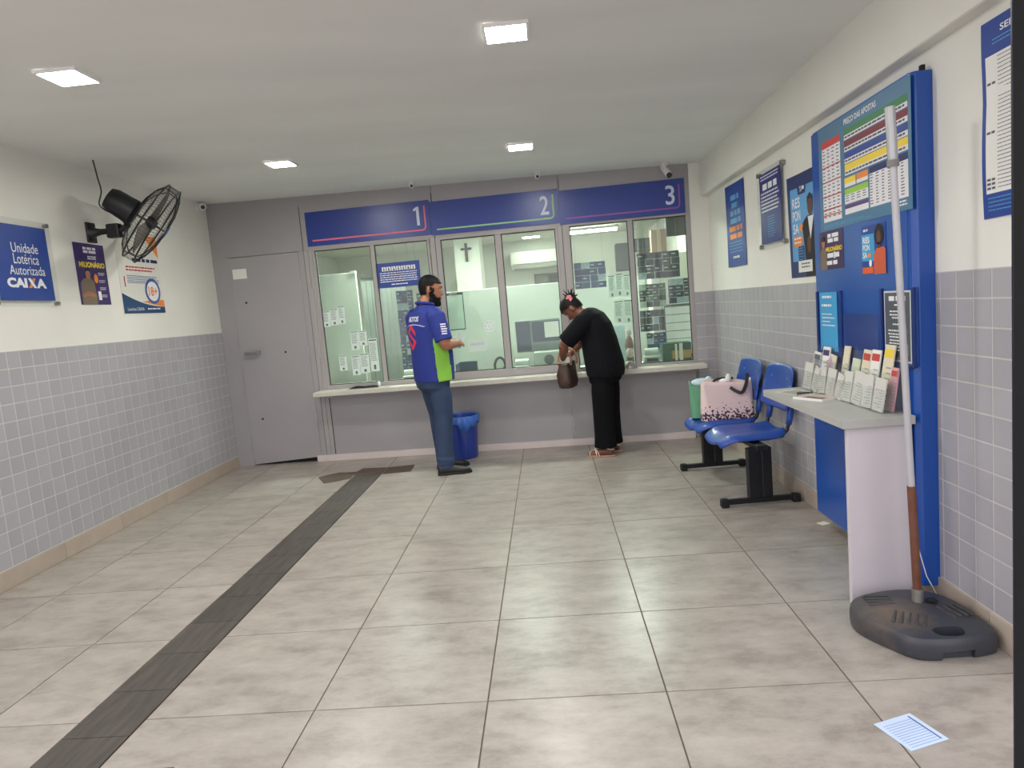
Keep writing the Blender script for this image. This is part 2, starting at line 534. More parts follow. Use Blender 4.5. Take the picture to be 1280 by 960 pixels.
structure(g.obj('baseboard_pillar', skirt_m, bevel=.002), 'beige skirting tile at the foot of the pillar')

# ceiling, gently out of level, ending over the open front
g = G()
x0, x1, y0, y1 = XL - .2, XR + .2, -0.75, 4.75
pts = [(x0, y0, ceil_z(x0)), (x1, y0, ceil_z(x1)), (x1, y1, ceil_z(x1)), (x0, y1, ceil_z(x0))]
g.prism(pts, (0, 0, 0.15))
ceiling = structure(g.obj('ceiling', ceil_m), 'white painted ceiling with square lamps')
# front lintel wall and the sides beyond the opening
g = G(); g.box(-7, 8, -0.9, -0.7, 2.75, 4.6)
structure(g.obj('wall_front', plaster), 'shop front above the opening')
# roller door guide at the edge of the opening
guide_m = M('black_blue_steel', (15, 20, 40), 0.3, vary=0.25, scale=18)
post = thing('door_guide', 'black steel roller door guide standing at the shop front edge', 'door guide', (2.155, -0.65, 0))
g = G(); g.box(-0.046, 0.05, -0.028, -0.02, 0, 2.6); g.box(-0.046, 0.05, 0.032, 0.04, 0, 2.6); g.box(0.042, 0.05, -0.02, 0.032, 0, 2.6)
g.obj('channel', guide_m, post, bevel=.002)
g = G(); g.box(-0.045, -0.04, -0.02, 0.032, 0, 2.6); g.obj('brush_strip', M('black_brush', (14, 14, 18), .9), post)

# ------------------------------------------------------------------ counter partition (grey steel)
def bbox(g, s0, s1, t0, t1, z0, z1):
    for v in g.box(s0, s1, t0, t1, z0, z1): v.co = B(v.co.x, v.co.y, v.co.z)
def bwobj(name, mat, parts, parent=None, bevel=0.0):
    g = G()
    for p in parts: bbox(g, *p)
    return g.obj(name, mat, parent, bevel=bevel)
SL, SR = -0.874, 3.925
wall_back = structure(bwobj('wall_back', steel_m, [
    (SL, -0.70, 0.01, 0.07, 0, 2.165), (0.045, 0.10, 0.0, 0.07, 0, 2.165),
    (SL, 0.10, 0.012, 0.07, 2.165, 2.74)], bevel=.002), 'grey painted steel partition with three counter windows')
bwobj('panel', steel_m, [(0.103, 1.455, 0.006, 0.06, 2.165, 2.715)], wall_back, .002)
bwobj('panel', steel_m, [(1.459, 2.695, 0.006, 0.06, 2.165, 2.69)], wall_back, .002)
bwobj('panel', steel_m, [(2.699, SR, 0.006, 0.06, 2.165, 2.66)], wall_back, .002)
for a, b in ((0.195, 1.40), (1.404, 2.668), (2.673, 3.90)):
    bwobj('panel', steel_m, [(a, b, 0.012, 0.06, 0.0, 0.715)], wall_back, .002)
for a, b in ((0.103, 0.148), (0.150, 0.192)):
    bwobj('post', steel2_m, [(a, b, 0.0, 0.07, 0, 2.165)], wall_back, .003)
for a, b in ((1.405, 1.452), (1.456, 1.492), (2.664, 2.706), (2.71, 2.765), (3.895, SR)):
    bwobj('post', steel2_m, [(a, b, 0.0, 0.07, 0.745, 2.165)], wall_back, .003)
bwobj('joint_backing', dark_m, [(1.44, 1.48, .03, .05, 2.17, 2.70), (2.68, 2.72, .03, .05, 2.17, 2.67), (0.1005, 0.1025, 0.002, 0.05, 0, 2.6), (0.1925, 0.1945, 0.004, 0.05, 0, .71), (1.4525, 1.4555, 0.004, 0.05, .75, 2.6), (2.7065, 2.7095, .004, .05, .75, 2.6)], wall_back)  # dark strips in joints; those behind sign panels added to block booth light
# loose cover rail beside window one
bwobj('cover_rail', steel2_m, [(0.128, 0.168, -0.010, 0.0, 1.07, 1.78)], wall_back, .003)
# door
door = structure(bwobj('door_1', steel_m, [(-0.697, 0.043, 0.0, 0.045, 0.05, 2.160)], bevel=.002), 'plain grey steel door with a bar handle')
g = G()
g.prism([B(-.69, .002, .012), B(.043, .002, .052), B(.043, .002, .10), B(-.69, .002, .10)], BN * .04); g.obj('door_sweep', steel_m, door)
bwobj('door_gap', dark_m, [(-0.70, 0.046, 0.05, 0.06, 0.0, 2.164)], door)
for zz in (0.42, 1.12, 1.78):
    bwobj('hinge', steel2_m, [(0.03, 0.05, -0.008, 0.0, zz, zz + .09)], door)
hd = bwobj('door_handle', M('dull_chrome', (150, 150, 152), .3, .8), [(-0.628, -0.60, -0.045, 0.0, 1.172, 1.20), (-0.63, -0.49, -0.058, -0.042, 1.170, 1.198), (-0.50, -0.47, -0.05, -0.02, 1.165, 1.205)], door, .004)
for s_, z_ in ((-0.563, 1.70), (-0.21, 1.166), (-0.545, 0.49)):
    g = G(); g.cyl(B(s_, -0.003, z_), B(s_, 0.002, z_), 0.011, n=12); g.obj('bolt_hole', dark_m, door)

# windows
glass_m = M_glass('green_counter_glass', (0.89, 0.96, 0.91), 0.02, 0.03, haze=0.05)
def window(n, s0, s1, m0, m1, z0, z1, label, zb=None):
    fr = 0.022
    root = structure(bwobj('window_%d' % n, steel2_m, [
        (s0 - .02, s1 + .02, 0.0, 0.06, z1, 2.166), (s0 - .02, s1 + .02, 0.0, 0.06, 0.742, z0),
        (s0 - fr, s0, 0.002, 0.06, z0, z1), (s1, s1 + fr, 0.002, 0.06, z0, z1)], bevel=.002), label)
    bwobj('mullion', steel2_m, [(m0, m1, 0.002, 0.06, z0, z1)], root, .003)
    for a, b in ((s0, m0), (m1, s1)):
        bwobj('glass_pane', glass_m, [(a, b, 0.028, 0.034, z0, z1)], root)
    g = G()
    for a, b in ((s0, m0), (m1, s1)):
        for q in ((a, a + .008, z0, z1), (b - .008, b, z0, z1), (a, b, z0, z0 + .008), (a, b, z1 - .008, z1)):
            bbox(g, q[0], q[1], .018, .028, q[2], q[3])
    g.obj('glazing_bead', M('dark_rubber', (60, 58, 58), .7), root)
window(1, 0.214, 1.372, 0.79, 0.83, 0.785, 2.166 - .012, 'counter window one of two panes beside the steel door')
window(2, 1.505, 2.640, 2.048, 2.108, 0.82, 2.142, 'middle counter window of two panes')
window(3, 2.778, 3.882, 3.333, 3.380, 0.765, 2.150, 'counter window three of two panes beside the pillar')

# counter ledge and white skirting
ledge_m = M('pale_grey_stone', (204, 200, 188), 0.35, vary=0.05, scale=20)
ledge = thing('counter_ledge', 'long pale grey stone ledge under the three counter windows', 'counter', B(2.03, -0.07, 0.72), BA)
g = G(); g.box(-1.918, 1.94, -0.14, 0.068, -0.022, 0.022); g.obj('ledge_top', ledge_m, ledge, bevel=.004)
g = G(); g.box(-1.88, 1.87, 0.0, 0.068, -0.055, -0.022); g.obj('ledge_bracket', steel2_m, ledge)
structure(bwobj('baseboard_back', M('white_skirting', (212, 200, 196), .45, vary=.05), [(0.0, 3.86, -0.018, 0.012, 0, 0.066)], bevel=.003), 'white skirting under the steel counter')

# numbered blue signs over the windows
sign_m = M('sign_blue', (44, 64, 140), 0.32, vary=0.05, scale=2)
white_m = M('print_white', (232, 234, 236), 0.5, vary=.02)
num_m = M('sign_number_white', (205, 212, 232), 0.45, vary=.02)
def counter_sign(num, s0, s1, z0, z1, rgb, label):
    line = M('sign_line_%s' % num, rgb, 0.5)
    sh = Sheet(B(s0, -0.004, z0), BE, UP)
    w, h = s1 - s0, z1 - z0
    sh.base('counter_sign', w, h, 0.012, sign_m, label, 'sign')
    wd = {'1': .055, '2': .085, '3': .085}[num]
    if num == '1':
        x1 = w - .105
        sh.poly('number', num_m, [(x1 - .028, h - .235), (x1, h - .235), (x1, h - .055), (x1 - .022, h - .055), (x1 - .055, h - .075), (x1 - .055, h - .098), (x1 - .028, h - .085)], 3)
    else: sh.text('number', num_m, num, w - .115 - wd / 2 - .02, h - .235, w - .115 + wd / 2 - .02, h - .055, bold=.01)
    sh.rect('line', line, .055, .045, w - .085, .060, 2)
    sh.rect('line', line, w - .058, .085, w - .043, h - .05, 2)
    pts = []
    for k in range(7):
        a = math.pi / 2 * k / 6; pts.append((w - .085 + .042 * math.sin(a), .0875 - .0425 * math.cos(a)))
    for k in range(6, -1, -1):
        a = math.pi / 2 * k / 6; pts.append((w - .085 + .027 * math.sin(a), .0875 - .0275 * math.cos(a)))
    sh.poly('line', line, pts, 2)
    return sh.done()
counter_sign('1', 0.160, 1.428, 2.200, 2.535, (226, 110, 134), 'blue counter sign numbered 1 with a pink line')
counter_sign('2', 1.432, 2.690, 2.190, 2.515, (150, 200, 140), 'blue counter sign numbered 2 with a green line')
counter_sign('3', 2.694, 3.882, 2.172, 2.492, (142, 84, 160), 'blue counter sign numbered 3 with a purple line')

# ------------------------------------------------------------------ the room behind the glass
cream_m = M('booth_wall_paint', (206, 208, 198), 0.8, vary=.03)
structure(bwobj('wall_booth_back', cream_m, [(-1.0, 4.4, 3.7, 3.8, 0, 2.45)]), 'plain wall at the back of the counter booth')
structure(bwobj('wall_booth_left', cream_m, [(-0.98, -0.88, 0.07, 3.7, 0, 2.45)]), 'side wall of the booth')
g = G(); 
for v in g.box(-1.0, 4.4, 0.075, 3.8, 2.40, 2.46): v.co = B(v.co.x, v.co.y, v.co.z)
structure(g.obj('ceiling_booth', cream_m), 'low ceiling of the counter booth')
structure(bwobj('wall_booth_pillar', cream_m, [(1.30, 1.62, 1.9, 2.2, 0, 2.40)]), 'white pillar in the booth carrying a crucifix')

# ------------------------------------------------------------------ lamps
led_m = M_emit('led_diffuser', (254, 252, 243), LED)
ledb_m = M_emit('led_booth_fill', (250, 255, 246), LED_BOOTH_FILL)
ledf_m = M_emit('led_booth_dim', (250, 255, 246), 45.0)
lampf_m = M('lamp_white', (235, 235, 232), 0.5)
def panel_lamp(label, x, y, z, sz, em, group=None, rot=0.0):
    t = thing('ceiling_lamp', label, 'ceiling lamp', (x, y, z), rot, group)
    h = sz / 2
    g = G()
    for q in ((-h, h, -h, -h + .012), (-h, h, h - .012, h), (-h, -h + .012, -h + .012, h - .012), (h - .012, h, -h + .012, h - .012)):
        g.box(q[0], q[1], q[2], q[3], -0.014, 0.002)
    g.obj('frame', lampf_m, t)
    g = G(); g.box(-h + .012, h - .012, -h + .012, h - .012, -0.010, 0.0); g.obj('diffuser', em, t)
    return t
for x, y, lb in ((-1.20, 0.95, 'square lit ceiling lamp in front of the wall fan, nearer the street'),
                 (0.897, 0.87, 'square lit ceiling lamp in front of the counter, nearest the street'),
                 (-0.985, 3.05, 'square lit ceiling lamp over the dark floor strip, near the first counter sign'),
                 (0.885, 3.10, 'square lit ceiling lamp in front of the middle counter sign')):
    panel_lamp(lb, x, y, ceil_z(x) - 0.002, 0.205, led_m)
t = panel_lamp('square lit lamp on the booth ceiling above the air conditioner', *B(2.2, 3.15, 2.40), 0.26, ledf_m, rot=BA)
tl = thing('tube_lamp', 'long lit tube lamp on the booth ceiling behind window three', 'tube lamp', B(3.05, 2.75, 2.40), BA)
g = G(); g.box(-.36, .36, -.03, .03, -.03, 0); g.obj('housing', lampf_m, tl)
g = G(); g.cyl((-.34, 0, -.047), (.34, 0, -.047), .017, n=12); g.obj('tube', ledf_m, tl)
for s_, lb in ((0.6, 'first'), (2.0, 'middle'), (3.3, 'third')):  # unseen lamps added to brighten the front of the booth
    panel_lamp('unseen square fill lamp added in the booth behind the %s counter sign' % lb, *B(s_, 0.9, 2.40), 0.30, ledb_m, None, BA)

# ------------------------------------------------------------------ common print colours
blue_m = M('print_blue', (34, 66, 146), 0.45, vary=.04)
blue2_m = M('print_navy', (30, 44, 100), 0.45, vary=.04)
cyan_m = M('print_cyan', (66, 158, 210), 0.45, vary=.05)
sky_m = M('print_sky_blue', (92, 160, 214), 0.45, vary=.05)
orange_m = M('print_orange', (236, 140, 60), 0.5, vary=.04)
red_m = M('print_red', (196, 62, 60), 0.5, vary=.04)
yellow_m = M('print_yellow', (238, 208, 60), 0.5, vary=.04)
green_m = M('print_green', (66, 132, 88), 0.5, vary=.04)
lime_m = M('print_lime', (150, 196, 70), 0.5, vary=.04)
purple_m = M('print_purple', (62, 44, 104), 0.45, vary=.06)
maroon_m = M('print_maroon', (120, 52, 62), 0.5, vary=.04)
paper_m = M('white_paper', (232, 232, 226), 0.7, vary=.02)
ink_m = M('grey_ink', (96, 98, 104), 0.7)
inkb_m = M('blue_ink', (70, 96, 160), 0.7)
skin_p = M('print_skin', (170, 116, 86), 0.6, vary=.05)
skin_d = M('print_dark_skin', (96, 62, 48), 0.6, vary=.05)
hair_p = M('print_black', (26, 22, 24), 0.6)
khaki_p = M('print_khaki', (122, 108, 92), 0.6, vary=.08)
chrome_m = M('standoff_steel', (150, 148, 142), 0.3, .8)
acr_m = M_glass('clear_acrylic', (0.985, 0.99, 0.988), 0.02, 0.03, haze=0.03)
EY = Vector((0, 1, 0)); MY = Vector((0, -1, 0))

# ------------------------------------------------------------------ left wall: acrylic sign
t = thing('wall_sign', 'clear acrylic plate with a blue CAIXA lottery sign on the wall', 'sign', (XL, 1.975, 1.977))
g = G(); g.box(0.018, 0.022, -0.285, 0.285, -0.281, 0.281); g.obj('acrylic_plate', acr_m, t, bevel=.001)
for a in (-.262, .262):
    for b in (-.262, .262):
        g = G(); g.cyl((0, a, b), (0.028, a, b), 0.014, n=16); g.obj('standoff', chrome_m, t)
sh = Sheet((0.0232, 0, 0), EY, UP, t)
sh.base('blue_panel', 0.475, 0.482, 0.001, blue_m, u0=-.238, v0=-.243)
u = lambda Y: Y - 1.975
v = lambda z: z - 1.977
sh.text('lettering', white_m, 'Unidade', u(1.885), v(2.040), u(2.115), v(2.102))
sh.text('lettering', white_m, 'Lotérica', u(1.890), v(1.968), u(2.108), v(2.034))
sh.text('lettering', white_m, 'Autorizada', u(1.845), v(1.898), u(2.150), v(1.957))
sh.text('lettering', white_m, 'CAI', u(1.808), v(1.815), u(1.975), v(1.878), bold=.06)
sh.text('lettering', white_m, 'A', u(2.055), v(1.815), u(2.145), v(1.878), bold=.05)
x0, x1, z0, z1 = u(1.985), u(2.056), v(1.815), v(1.878)
sh.poly('lettering', white_m, [(x0, z1), (x0 + .026, z1), (x1, z0), (x1 - .026, z0)], 3)
sh.poly('orange_stroke', orange_m, [(x0, z0), (x0 + .026, z0), (x1 - .0, z1), (x1 - .026, z1)], 2)
sh.done()

# purple poster
sh = Sheet((XL + 0.003, 2.50, 1.708), EY, UP)
W_, H_ = 0.345, 0.452
sh.base('poster', W_, H_, .001, purple_m, 'purple poster with a yellow title and a printed man with folded arms', 'poster')
sh.lines('lettering', white_m, .10, .375, .25, .425, 2, .75, seed=4, ragged=.1)
sh.lines('lettering', white_m, .14, .33, .25, .36, 2, .5, seed=5)
sh.text('title', yellow_m, 'MILIONÁRIO', .035, .275, .325, .325, bold=.04)
sh.poly('printed_man', khaki_p, [(.02, .0), (.025, .16), (.06, .19), (.10, .20), (.14, .20), (.18, .17), (.19, .02), (.18, 0)], 2)
sh.poly('printed_man', skin_p, [(.03, .075), (.10, .10), (.18, .08), (.18, .055), (.10, .065), (.03, .05)], 3)
sh.disc('printed_face', skin_p, .117, .225, .026, .036, 3)
sh.poly('printed_man', hair_p, [(.09, .238), (.095, .262), (.117, .268), (.14, .262), (.144, .238), (.13, .25), (.105, .25)], 4)
sh.disc('orange_shape', orange_m, .205, .195, .022, .035, 2)
sh.rect('white_phone', white_m, .205, .035, .24, .10, 3)
for i in range(4): sh.lines('lettering', white_m, .235, .215 - i * .055, .315, .24 - i * .055, 2, .4, seed=8 + i)
sh.done()

# 18+ poster
sh = Sheet((XL + 0.003, 2.995, 1.637), EY, UP)
W_, H_ = 0.595, 0.655
sh.base('poster', W_, H_, .001, M('poster_white', (222, 222, 212), .5, vary=.02), 'white notice poster with an 18+ circle and a dark blue wave, behind the fan', 'poster')
sh.poly('orange_corner', orange_m, [(.40, H_), (W_, .47), (W_, H_)], 2)
sh.lines('lettering', blue2_m, .20, .42, .575, .455, 1, .8, seed=2, ragged=.02)
sh.lines('lettering', red_m, .10, .335, .53, .385, 2, .45, seed=3, ragged=.15)
sh.lines('lettering', inkb_m, .10, .24, .56, .31, 5, .4, seed=5, ragged=.1)
sh.rect('red_mark', red_m, .055, .215, .068, .30, 2)
pts = [(0, 0), (W_, 0), (W_, .05)]
for k in range(9):
    a = k / 8; pts.append((W_ * (.9 - .9 * a), .055 + .11 * a ** 1.8))
sh.poly('blue_wave', M('print_deep_blue', (32, 70, 112), .45), pts, 3)
sh.poly('orange_wave', orange_m, [(.27, .095), (W_, .05), (W_, .11), (.45, .115)], 2)
sh.text('lettering', white_m, 'Loterias CAIXA', .05, .022, .28, .048, layer=4)
sh.lines('lettering', white_m, .33, .022, .54, .042, 1, .6, layer=4, seed=9)
sh.disc('badge', inkb_m, .44, .185, .112, .108, 4); sh.disc('badge', white_m, .44, .185, .088, .084, 5)
sh.text('badge', orange_m, '18+', .375, .145, .505, .225, layer=6, bold=.03)
sh.done()

# ------------------------------------------------------------------ wall fan
blk = M('black_plastic', (26, 27, 31), 0.45, vary=.1)
wire = M('black_wire', (30, 31, 34), 0.4)
blade_m = M('grey_fan_blade', (112, 108, 102), 0.45, vary=.05)
fan = thing('wall_fan', 'black caged wall fan on an arm beside the ceiling, tilted down', 'fan', (XL, 2.72, 2.245))
g = G(); g.box(0, 0.018, -.05, .05, -.075, .075); g.obj('wall_plate', blk, fan, bevel=.006)
g = G(); g.tube([(.01, 0, 0), (.05, 0, .0), (.09, 0, 0), (.16, 0, 0)], [.055, .03, .022, .022], 14); g.obj('arm', blk, fan, smooth=40)
g = G(); g.box(.14, .24, -.03, .03, -.055, .05); g.obj('joint_block', blk, fan, bevel=.012)
ax = Vector((.72, .40, -.62)).normalized()          # blowing direction
side = ax.cross(Vector((0, 1, 0))).normalized(); side2 = ax.cross(side)
fm = Matrix((side, side2, ax)).transposed().to_4x4()
fm.translation = Vector((0.43, 0.03, 0.055))
def FP(x, y, z): return fm @ Vector((x, y, z))
g = G(); g.lathe([(.02, -.30), (.075, -.29), (.092, -.25), (.095, -.16), (.10, -.10), (.07, -.075)], 24, fm); g.obj('motor_housing', blk, fan, smooth=40)
g = G(); g.tube([(.235, 0, 0), (.29, .01, .03), FP(.0, .06, -.15)], [.022, .024, .03], 10)
g.obj('neck', blk, fan, smooth=40)
g = G(); g.lathe([(.02, .0), (.045, .0), (.045, .06), (.02, .075)], 18, fm); g.obj('hub', blk, fan, smooth=40)
RC = .315
def blade(k):
    g = G()
    a0 = 2 * math.pi * k / 3
    def fn(a, b):
        r = .04 + a * .235
        wdt = .9 * (.35 + .8 * math.sin(min(a * 1.25 + .25, 1) * math.pi * .62))
        th = a0 + (b - .5) * wdt
        return FP(r * math.cos(th), r * math.sin(th), .03 + (b - .5) * .05)
    g.grid(fn, 8, 8)
    return g.obj('blade', blade_m, fan, solid=.003, smooth=True)
for k in range(3): blade(k)
ring = lambda r, z, n=48: [FP(r * math.cos(2 * math.pi * k / n), r * math.sin(2 * math.pi * k / n), z) for k in range(n + 1)]
g = G(); g.tube(ring(RC, .0), .006, 8); g.tube(ring(RC, .085), .006, 8); g.obj('guard_rim', wire, fan, smooth=True)
prof_b = [(.07, -.09), (.16, -.075), (.25, -.045), (RC, .0)]
prof_f = [(RC, .0), (RC - .003, .085), (.25, .118), (.15, .14), (.05, .148)]
def spoke(g, prof, th, r, n): g.tube([FP(a * math.cos(th), a * math.sin(th), b) for a, b in prof], r, n, False)
g = G()
for k in range(72): spoke(g, prof_b, 2 * math.pi * k / 72, .0011, 3)
for k in range(72): spoke(g, prof_f, 2 * math.pi * (k + .5) / 72, .0011, 3)
for r_, z_ in ((.25, .118), (.15, .14), (.2, -.06), (.25, -.045)): g.tube(ring(r_, z_, 36), .0014, 4)
o = g.obj('wire_guard', wire, fan); o['kind'] = 'stuff'
for k in range(6):
    g = G(); spoke(g, prof_f, 2 * math.pi * k / 6 + .3, .0045, 6); spoke(g, prof_b, 2 * math.pi * k / 6 + .3, .0035, 6); g.obj('guard_rib', wire, fan)
g = G(); g.lathe([(.01, .146), (.05, .146), (.05, .156), (.01, .16)], 20, fm); g.obj('badge', M('fan_badge', (44, 66, 110), .4), fan)
# its flex, rising to the ceiling
g = G()
pts = [Vector(p) for p in ((-2.15, 2.53, 2.717), (-2.145, 2.53, 2.68), (-2.14, 2.54, 2.59), (-2.135, 2.55, 2.50), (-2.17, 2.56, 2.42), (-2.155, 2.58, 2.38), (-2.12, 2.62, 2.355), (-2.07, 2.68, 2.35))]
sm = []
for i in range(len(pts) - 1):
    p0, p1, p2, p3 = pts[max(i - 1, 0)], pts[i], pts[i + 1], pts[min(i + 2, len(pts) - 1)]
    for k in range(5):
        q = k / 5
        sm.append(.5 * ((2 * p1) + (p2 - p0) * q + (2 * p0 - 5 * p1 + 4 * p2 - p3) * q * q + (3 * p1 - p0 - 3 * p2 + p3) * q ** 3))
sm.append(pts[-1])
g.tube(sm, .005, 6)
tag(g.obj('power_cord', M('black_cord', (40, 40, 42), .6), smooth=True), 'black cord dropping from the ceiling to the wall fan', 'cord')

# ------------------------------------------------------------------ cameras
camw_m = M('camera_white', (222, 222, 220), .4)
lens_m = M('camera_lens', (18, 18, 22), .15)
lens2_m = M('grey_lens', (58, 58, 62), .2)
def dome_camera(label, base, n, r, look, group=None):
    """small turret: round foot, white ball, dark lens"""
    n = Vector(n); base = Vector(base)
    t = thing('security_camera', label, 'camera', base, 0, group)
    g = G(); g.cyl((0, 0, 0), n * r * .45, r, r * .92, 20); g.obj('foot', camw_m, t, bevel=.002)
    c = n * r * .95
    g = G(); g.ball(c, r * .82, 18, 12); g.obj('turret', camw_m, t, smooth=True)
    d = Vector(look).normalized()
    g = G(); g.cyl(c + d * r * .45, c + d * r * .90, r * .42, r * .38, 18); g.obj('lens', lens2_m, t, smooth=40)
dome_camera('white dome camera high on the wall between fan and steel door', (XL, 4.44, 2.672), (1, 0, 0), .050, (.7, -1, -.35))
dome_camera('small white ceiling camera above the first counter sign', (-.185, 4.22, ceil_z(-.185) - .001), (0, 0, -1), .034, (.1, -1, -.4))
dome_camera('small white ceiling camera above the middle counter sign', (1.0, 4.22, ceil_z(1.0) - .001), (0, 0, -1), .034, (.1, -1, -.4))
t = thing('bullet_camera', 'white bullet camera hanging from the ceiling above counter sign 3', 'camera', (2.18, 4.20, ceil_z(2.18)))
g = G(); g.cyl((0, 0, 0), (0, 0, -.025), .03, n=18); g.cyl((0, 0, -.02), (0, 0, -.05), .012, n=10); g.obj('bracket', camw_m, t, smooth=40)
g = G(); g.tube([(-.012, .05, -.03), (.02, -.06, -.125)], .03, 18); g.obj('body', camw_m, t, smooth=40)
g = G(); g.tube([(.02, -.06, -.125), (.0235, -.071, -.135)], .025, 18); g.obj('lens', lens_m, t)

# note on the door
sh = Sheet(B(-.668, -.003, 1.945), BE, UP)
sh.base('paper_note', .148, .10, .001, paper_m, 'small white paper note stuck high on the steel door', 'paper')
sh.done()

# ------------------------------------------------------------------ things on and behind the glass
gp = lambda s, z, t=.022: B(s, t, z)
slip_m = M('mint_receipt', (214, 230, 220), .7, vary=.02)
def slip(name, s0, z0, s1, z1, label, t=.024, group='paper slips taped to the counter glass', seed=0, n=9, head=True):
    sh = Sheet(gp(s0, z0, t), BE, UP)
    wd, h = s1 - s0, z1 - z0
    sh.base(name, wd, h, .001, slip_m, label, 'paper', group)
    sh.lines('small_print', ink_m, wd * .12, h * .30, wd * .88, h * .86, n, .35, 1, seed, ragged=.3)
    if head: sh.rect('small_print', ink_m, wd * .05, h * .93, wd * .95, h * .97, 1)
    sh.rect('dark_square', ink_m, wd * .36, h * .06, wd * .62, h * .2, 1)
    return sh.done()
for i, (q, lb) in enumerate((((.215, 1.385, .292, 1.545), 'first slip of the upper row of three, next to the steel door'),
                             ((.296, 1.395, .378, 1.562), 'second slip of the upper row of three on window one'),
                             ((.382, 1.402, .452, 1.585), 'third slip of the upper row of three on window one'),
                             ((.482, 1.130, .568, 1.320), 'middle row slip on window one, the longer of the pair'),
                             ((.572, 1.165, .655, 1.318), 'middle row slip on window one, the shorter of the pair'),
                             ((.338, .925, .415, 1.085), 'small slip alone at the lower edge of window one'),
                             ((.468, .870, .550, 1.070), 'lower row slip on window one, longer of the pair'),
                             ((.556, .885, .652, 1.085), 'lower row slip on window one, next to the mullion strip'),
                             ((.664, .895, .752, 1.230), 'tall narrow slip beside the mullion of window one'))):
    slip('paper_slip', *q, 'pale printed ' + lb, seed=i, n=14 if i == 8 else 8)

# priority service sign on window one
sh = Sheet(gp(.838, 1.722, .024), BE, UP)
sh.base('priority_sign', .432, .246, .002, blue_m, 'blue sign with seven white pictogram squares on window one', 'sign')
for k in range(7):
    sh.rect('pictogram', white_m, .045 + k * .05, .165, .087 + k * .05, .207, 1)
    cx = .066 + k * .05
    sh.disc('pictogram', ink_m, cx, .197, .006, .006, 2, 10)
    sh.poly('pictogram', ink_m, [(cx - .008, .168), (cx - .004 - .004 * (k % 2), .189), (cx + .008, .189), (cx + .006 + .004 * (k % 3), .168)], 2)
sh.lines('lettering', white_m, .02, .045, .41, .15, 5, .42, 2, 11, ragged=.05)
sh.lines('lettering', white_m, .13, .018, .32, .036, 1, .6, 2, 12)
sh.done()

# window two: sticker, hand-written note, clip board
sh = Sheet(gp(1.915, 1.258, .024), BE, UP)
root = sh.base('round_sticker', .001, .001, .0005, white_m, 'round white sticker of a six-petal flower on window two', 'sticker')
ring_pts = []
for k in range(28):
    a = 2 * math.pi * k / 28
    b = 2 * math.pi * (k + 1) / 28
    sh.poly('ring', white_m, [(.058 * math.cos(a), .058 * math.sin(a)), (.058 * math.cos(b), .058 * math.sin(b)), (.05 * math.cos(b), .05 * math.sin(b)), (.05 * math.cos(a), .05 * math.sin(a))], 1)
for k in range(6):
    a = math.pi / 3 * k + .5
    sh.disc('petal', white_m, .028 * math.cos(a), .028 * math.sin(a), .013, .013, 1, 12)
sh.done()
sh = Sheet(gp(1.684, 1.015, .024), BE, UP)
sh.base('paper_notice', .178, .126, .001, slip_m, 'hand-lettered pale notice taped on window two', 'paper')
rnd = random.Random(5)
for k in range(8):
    x = .018 + k * .018
    sh.poly('handwriting', inkb_m, [(x, .06), (x + .003, .06), (x + .012, .088), (x + .009, .088)], 1)
    if k % 2: sh.rect('handwriting', inkb_m, x + .004, .07, x + .014, .073, 1)
sh.done()
t = thing('clipboard', 'clipboard with a white form hung inside window two behind the man', 'clipboard', B(1.555, .16, 1.43), BA)
g = G(); g.box(-.10, .10, 0, .006, -.19, .19); g.obj('board', M('clipboard_board', (52, 62, 70), .5), t)
g = G(); g.box(-.092, .092, -.003, 0, -.18, .165); g.obj('form', slip_m, t)
g = G(); g.box(-.04, .04, -.014, -.003, .165, .19); g.obj('clip', chrome_m, t, bevel=.003)

# booth desk and white divider
desk_m = M('booth_desk', (182, 184, 176), .5)
t = thing('booth_desk', 'pale desk running along the inside of the counter windows', 'desk', B(1.5, .36, 0), BA)
g = G(); g.box(-2.2, 2.4, -.27, .27, .70, .74); g.obj('desk_top', desk_m, t)
for x in (-2.1, -.7, .75, 2.3):
    g = G(); g.box(x - .02, x + .02, -.25, .25, 0, .70); g.obj('desk_panel', desk_m, t)
div_m = M('divider_white', (214, 220, 212), .6, vary=.03)
t = thing('white_divider', 'white standing divider panel behind the desk of windows two and three', 'divider', B(2.4, .95, 0), BA)
for x0, x1 in ((-1.2, -.40), (-.395, .40), (.405, 1.15)):
    g = G(); g.box(x0, x1, 0, .03, .02, 1.655); g.obj('panel', div_m, t, bevel=.003)
g = G(); g.box(-1.2, 1.15, -.06, .06, 0, .02); g.obj('foot', steel2_m, t)
t = thing('tall_white_panel', 'tall white panel inside window one, next to the steel door', 'divider', B(-.1, .9, 0), BA)
g = G(); g.box(-.55, .42, 0, .03, 0, 1.97); g.obj('panel', div_m, t, bevel=.003)
g = G(); g.box(.36, .42, -.012, .042, 1.955, 1.985); g.obj('edge_clip', camw_m, t)
t = thing('grey_screen', 'grey slatted screen with a dark top rail inside window one', 'screen', B(.60, 1.0, 0), BA)
scr = M('screen_grey', (150, 158, 152), .6)
for k in range(9):
    g = G(); g.box(-.26 + k * .058, -.206 + k * .058, 0, .012, 0, 1.90); g.obj('slat', scr, t)
g = G(); g.box(-.27, .30, -.012, .025, 1.90, 1.93); g.obj('top_rail', M('rail_dark', (60, 68, 66), .5), t)

